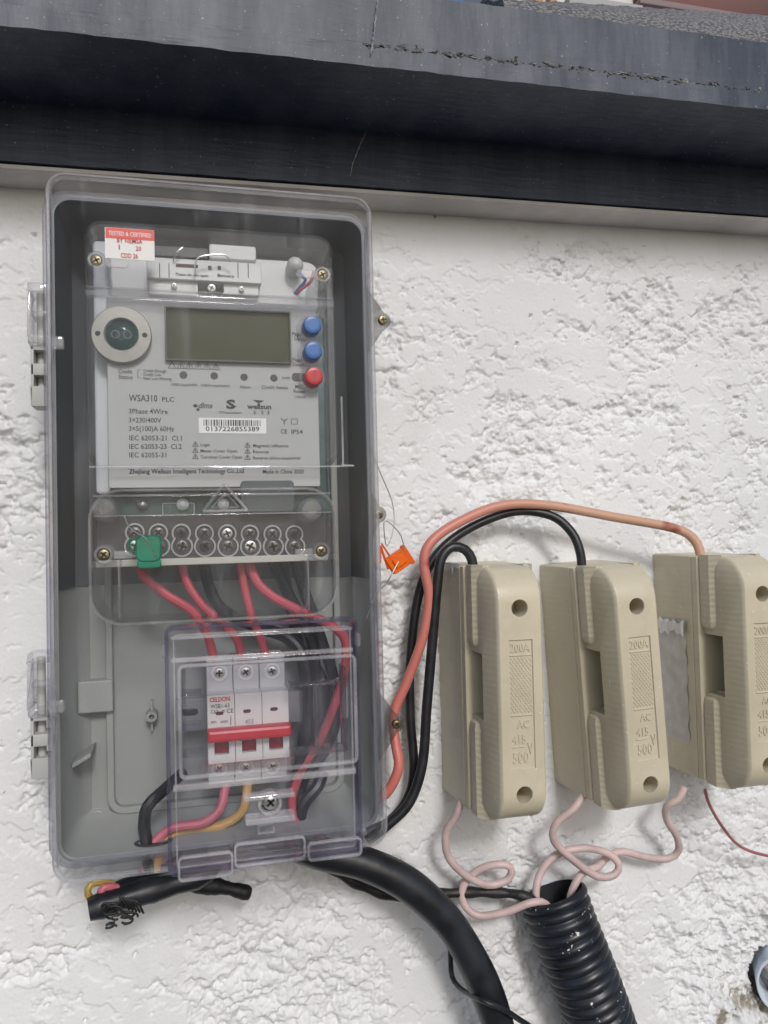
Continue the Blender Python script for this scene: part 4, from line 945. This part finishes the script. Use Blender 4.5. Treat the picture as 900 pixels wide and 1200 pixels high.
# chip on the first, paper on the third
rnd = random.Random(11); b = MB(); top_, low_ = [], []
for i in range(14):
    d = .016+.036*i/13; x = -.0285+.0018*d/.052-.0004
    top_.append((x+.0006, -d, .0947)); low_.append((x-.0002*rnd.random(), -d, .0945-(.003+.007*rnd.random()*math.sin(math.pi*(i+1)/15))))
back_ = [(p[0]+.004+.003*rnd.random(), p[1], .0949) for p in top_]
n0, n1, n2 = b.add(low_), b.add(top_), b.add(back_)
for i in range(13): b.face((n0+i, n0+i+1, n1+i+1, n1+i)); b.face((n1+i, n1+i+1, n2+i+1, n2+i))
b.build('chip', mat('raw_chip', (.74, .73, .70), .85, .2, bump=(500, .8, .001)), fuse, 20)
# torn paper: a thin sheet standing on the left flank (local x = -hw)
ys = [.006, .060]; zs = np.linspace(-.067, .038, 30)
b = MB(); L_, R_ = [], []
for z in zs:
    L_.append((-.0288-.0002*math.sin(z*300), -.004, z)); R_.append((-.0274-.0003*math.sin(z*210), -.0440-.001*math.sin(z*400), z))
nL = b.add(L_); nR = b.add(R_)
for i in range(len(zs)-1): b.face((nL+i, nR+i, nR+i+1, nL+i+1))
pp = b.build('paper', M['paper'], f3, 180)
b = MB()
nL = b.add([(-.0292-.0012*rnd.random(), -y, .034+.006*rnd.random()) for y in np.linspace(.004, .0445, 16)]); nR = b.add([(-.0292-.0018*rnd.random(), -y, .029-.006*rnd.random()) for y in np.linspace(.004, .0445, 16)])
for i in range(15): b.face((nL+i, nL+i+1, nR+i+1, nR+i))
b.build('torn_edge', M['peel'], f3, 10)

for f_, px, py, dz, tl in ((fuse, 582, 720, 0, .3), (f2, 723, 740, -.003, -2.6), (f3, 873, 740, .0015, .2)):
    f_.location = (at(px, py, .105).x+.0176+math.sin(R(-tl))*.06*(1 if tl < 0 else 0), 0, FZ+dz); f_.rotation_euler = (0, R(tl), 0)

# ------------------------------------------------------------------ wires outside
wire('salmon_wire', [(430, 940, .03), (452, 930, .035), (467, 900, .038), (463, 868, .032), (462, 835, .026), (478, 796, .028), (496, 745, .034), (503, 700, .036), (497, 662, .036), (503, 638, .036), (532, 615, .034), (585, 593, .032), (640, 592, .034), (720, 606, .040), (790, 619, .045), (813, 632, .048), (821, 650, .05), (822, 668, .05)], .0040, M['salmon'], 'thick salmon pink wire arching from the meter box to the right fuse', 'wire', seg=14)
GB = 'black wires running from the box to the fuses'
wire('black_wire', [(430, 985, .03), (455, 966, .032), (480, 940, .034), (495, 895, .034), (500, 830, .034), (506, 760, .036), (512, 690, .038), (517, 655, .038), (530, 641, .038), (545, 644, .038), (553, 656, .038), (555, 672, .038)], .0040, M['w_black'], 'black wire hooking over into the top of the left fuse', 'wire', GB, seg=14)
wire('black_wire', [(430, 975, .02), (457, 962, .02), (478, 935, .02), (485, 900, .02), (481, 840, .018), (481, 770, .018), (490, 700, .020), (508, 655, .022), (545, 622, .022), (600, 600, .026), (645, 604, .032), (670, 624, .038), (680, 648, .042), (682, 672, .042)], .0038, M['w_black'], 'black wire arching under the salmon wire into the middle fuse', 'wire', GB, seg=14)
GP = 'pale pink wires below the fuses'
wire('pale_wire', [(541, 938, .04), (535, 955, .04), (523, 975, .036), (525, 1003, .03), (545, 1025, .026), (572, 1037, .026), (596, 1030, .028), (598, 1016, .030), (582, 1013, .028), (560, 1020, .022), (543, 1038, .02), (543, 1058, .02), (560, 1073, .024), (592, 1069, .03), (622, 1058, .036), (640, 1060, .034), (655, 1085, .03)], .0031, M['w_pale'], 'pale pink wire looping from the left fuse round to the conduit mouth', 'wire', GP, seg=12)
wire('pale_wire', [(684, 932, .045), (672, 948, .045), (652, 965, .042), (649, 985, .038), (672, 1008, .034), (700, 1027, .032), (720, 1025, .032), (725, 1013, .032), (712, 1000, .030), (685, 994, .028), (655, 1000, .026), (635, 1020, .026), (628, 1048, .028), (636, 1075, .028)], .0031, M['w_pale'], 'pale pink wire curling in a loop beneath the middle fuse', 'wire', GP, seg=12)
wire('pale_wire', [(802, 922, .045), (795, 936, .044), (781, 946, .040), (782, 962, .034), (793, 980, .028), (795, 997, .024), (783, 1006, .020), (758, 1005, .018), (730, 998, .018), (712, 1004, .020), (700, 1016, .024), (684, 1022, .028), (674, 1036, .03), (668, 1055, .03), (670, 1080, .03)], .0031, M['w_pale'], 'pale pink wire dropping from the right fuse and bending left to the conduit', 'wire', GP, seg=12)
wire('thin_wire', [(826, 925, .05), (831, 942, .05), (846, 968, .04), (868, 992, .03), (905, 1004, .02), (960, 1010, .015)], .0013, M['w_thin'], 'thin dusty red wire trailing off to the right below the right fuse', 'wire')

# ------------------------------------------------------------------ conduit
cp = atl([(647, 1046, .025), (660, 1085, .0305), (678, 1130, .035), (693, 1170, .036), (708, 1212, .034), (725, 1265, .03), (740, 1320, .03)])
def conduit_mat():
    m = mat('black_corrugated_plastic', (.013, .016, .023), .33, var=(60, .3)); N = m.node_tree.nodes; K = m.node_tree.links; p = N['Principled BSDF']
    co = N.new('ShaderNodeTexCoord'); n = N.new('ShaderNodeTexNoise'); n.inputs['Scale'].default_value = 210; n.inputs['Detail'].default_value = 3; K.new(co.outputs['Object'], n.inputs['Vector'])
    q = N.new('ShaderNodeMapRange'); q.inputs['From Min'].default_value = .67; q.inputs['From Max'].default_value = .70; K.new(n.outputs[0], q.inputs[0])
    n2 = N.new('ShaderNodeTexNoise'); n2.inputs['Scale'].default_value = 16; K.new(co.outputs['Object'], n2.inputs['Vector'])
    q2 = N.new('ShaderNodeMapRange'); q2.inputs['From Min'].default_value = .54; q2.inputs['From Max'].default_value = .60; K.new(n2.outputs[0], q2.inputs[0])
    mu = N.new('ShaderNodeMath'); mu.operation = 'MULTIPLY'; K.new(q.outputs[0], mu.inputs[0]); K.new(q2.outputs[0], mu.inputs[1])
    src = p.inputs['Base Color'].links[0].from_socket
    x = N.new('ShaderNodeMix'); x.data_type = 'RGBA'; K.new(mu.outputs[0], x.inputs[0]); K.new(src, x.inputs[6]); x.inputs[7].default_value = (.70, .70, .66, 1)
    K.new(x.outputs[2], p.inputs['Base Color']); return m
cm = conduit_mat(); PIT = .0078
RC = .0275
def rib(t, s): return RC-.0020+.0032*(abs(math.sin(math.pi*s/PIT))**.6)
cdt = thing('conduit', 'black corrugated flexible conduit flecked with white paint, open at its top', 'conduit', cp[-1])
MB().tube(cp, rib, 30, step=.0009, caps=False).build('corrugated_tube', cm, cdt, 60)
MB().tube(cp[:3], RC-.0032, 24, step=.004, caps=False).build('inner_wall', M['dark'], cdt, 180)

# ------------------------------------------------------------------ cables under the box
cab = thing('thick_cable', 'thick black cable curving from under the meter box down past the conduit', 'cable', at(590, 1200, .05))
cpts = atl([(300, 960, .035), (335, 982, .036), (375, 999, .038), (430, 1013, .042), (480, 1038, .045), (525, 1080, .048), (556, 1130, .05), (577, 1180, .05), (592, 1235, .05), (605, 1300, .05)])
MB().tube(cpts, lambda t, s: .0125+.0004*math.sin(s*60), 22).build('sheath', M['cable'], cab, 180)
stub = thing('cable_stub', 'cut end of black cable under the left of the box, frayed', 'cable', at(105, 1068, .06))
MB().tube(atl([(104, 1066, .060), (150, 1051, .056), (200, 1037, .050), (240, 1022, .046), (262, 990, .036)]), lambda t, s_: .0080+.0006*math.sin(s_*190)+.0005*math.sin(s_*733+1)-(.0012 if t < .02 else 0), 20).build('sheath', M['cable'], stub, 40)
MB().tube(atl([(128, 1056, .05), (170, 1038, .046), (215, 1016, .04), (235, 980, .035)]), lambda t, s_: .0100+.0007*math.sin(s_*130), 18).build('second_sheath', M['cable'], stub, 40)
b = MB(); rnd = random.Random(5)
for i in range(22):
    x = rnd.uniform(126, 154); y = rnd.uniform(1060, 1084); r_ = rnd.uniform(4, 9); d = .066+rnd.uniform(0, .008); a0 = rnd.uniform(0, 360); sq = rnd.uniform(.4, .9)
    b.tube(atl([(x+r_*1.3*math.cos(R(a0+k*40)), y+r_*sq*math.sin(R(a0+k*40))+k*.6, d) for k in range(rnd.randint(3, 6))]), .0008, 5, step=.002)
for i in range(5):
    x = 140+i*4; b.tube(atl([(x, 1050+i, .073), (x+6, 1058, .074), (x+12, 1066+i, .071)]), .0008, 5, step=.003)
b.build('frayed_strands', M['tape'], stub, 180)
wire('pink_wire', [(152, 1046, .048), (134, 1040, .054), (122, 1040, .057), (118, 1049, .057), (130, 1060, .054), (150, 1062, .048)], .0028, M['w_pink'], 'pink core showing just under the lower left corner of the box', 'wire')
wire('yellow_wire', [(150, 1042, .044), (122, 1034, .050), (106, 1037, .054), (103, 1048, .055), (114, 1060, .052), (140, 1064, .046)], .0024, mat('bright_yellow_wire', (.42, .30, .07), .45), 'yellow core showing at the lower left corner of the box', 'wire')
b = MB().tube(atl([(205, 1020, .04), (228, 1036, .04), (250, 1038, .04), (272, 1042, .04), (292, 1047, .038)]), lambda t, s: .0072-.0026*t+.0007*math.sin(s*260)+.00015*math.sin(s*900+2), 12, step=.0012)
tag(b.build('taped_cable_end', M['tape'], None, 60), 'lumpy black taped cable end on the wall below the flap', 'cable')
b = MB().tube(atl([(380, 1012, .018), (420, 1036, .016), (462, 1050, .016), (500, 1049, .016), (540, 1046, .018), (585, 1046, .020), (612, 1050, .028), (640, 1062, .03)]), lambda t, s: .0042+.0006*math.sin(s*260), 12, step=.002)
tag(b.build('taped_wire', M['tape'], None, 60), 'thin black taped wire running behind the thick cable into the conduit', 'wire')
wire('cord', [(527, 1095, .02), (528, 1120, .018), (530, 1145, .02), (542, 1160, .035), (565, 1172, .066), (590, 1183, .068), (612, 1197, .058), (640, 1215, .05)], .0021, M['w_black'], 'thin black cord lying across the thick cable at the bottom edge', 'cord')

# ------------------------------------------------------------------ pipe in the hacked patch
pc0 = at(911, 1151, -.002)
pipe = thing('pipe', 'pale blue plastic pipe end set in the broken plaster at the right edge', 'pipe', pc0)
Mp = Matrix.Translation(pc0) @ Matrix.Rotation(R(-34), 4, 'Z') @ Matrix.Diagonal((1.0, 1, 1.35, 1))
b = MB().lathe(0, 0, [(.0185, -.05), (.0185, .006), (.0180, .0068), (.0165, .0068), (.0160, .006), (.0160, -.05)], 36).xform(Mp); b.build('tube', M['pipe'], pipe)
MB().tube([pc0+Vector((.004, .05, .016)), pc0+Vector((-.002, .012, .010)), pc0+Vector((.004, -.002, -.002)), pc0+Vector((.02, .01, -.01))], .003, 10).build('core', M['w_pale'], pipe)
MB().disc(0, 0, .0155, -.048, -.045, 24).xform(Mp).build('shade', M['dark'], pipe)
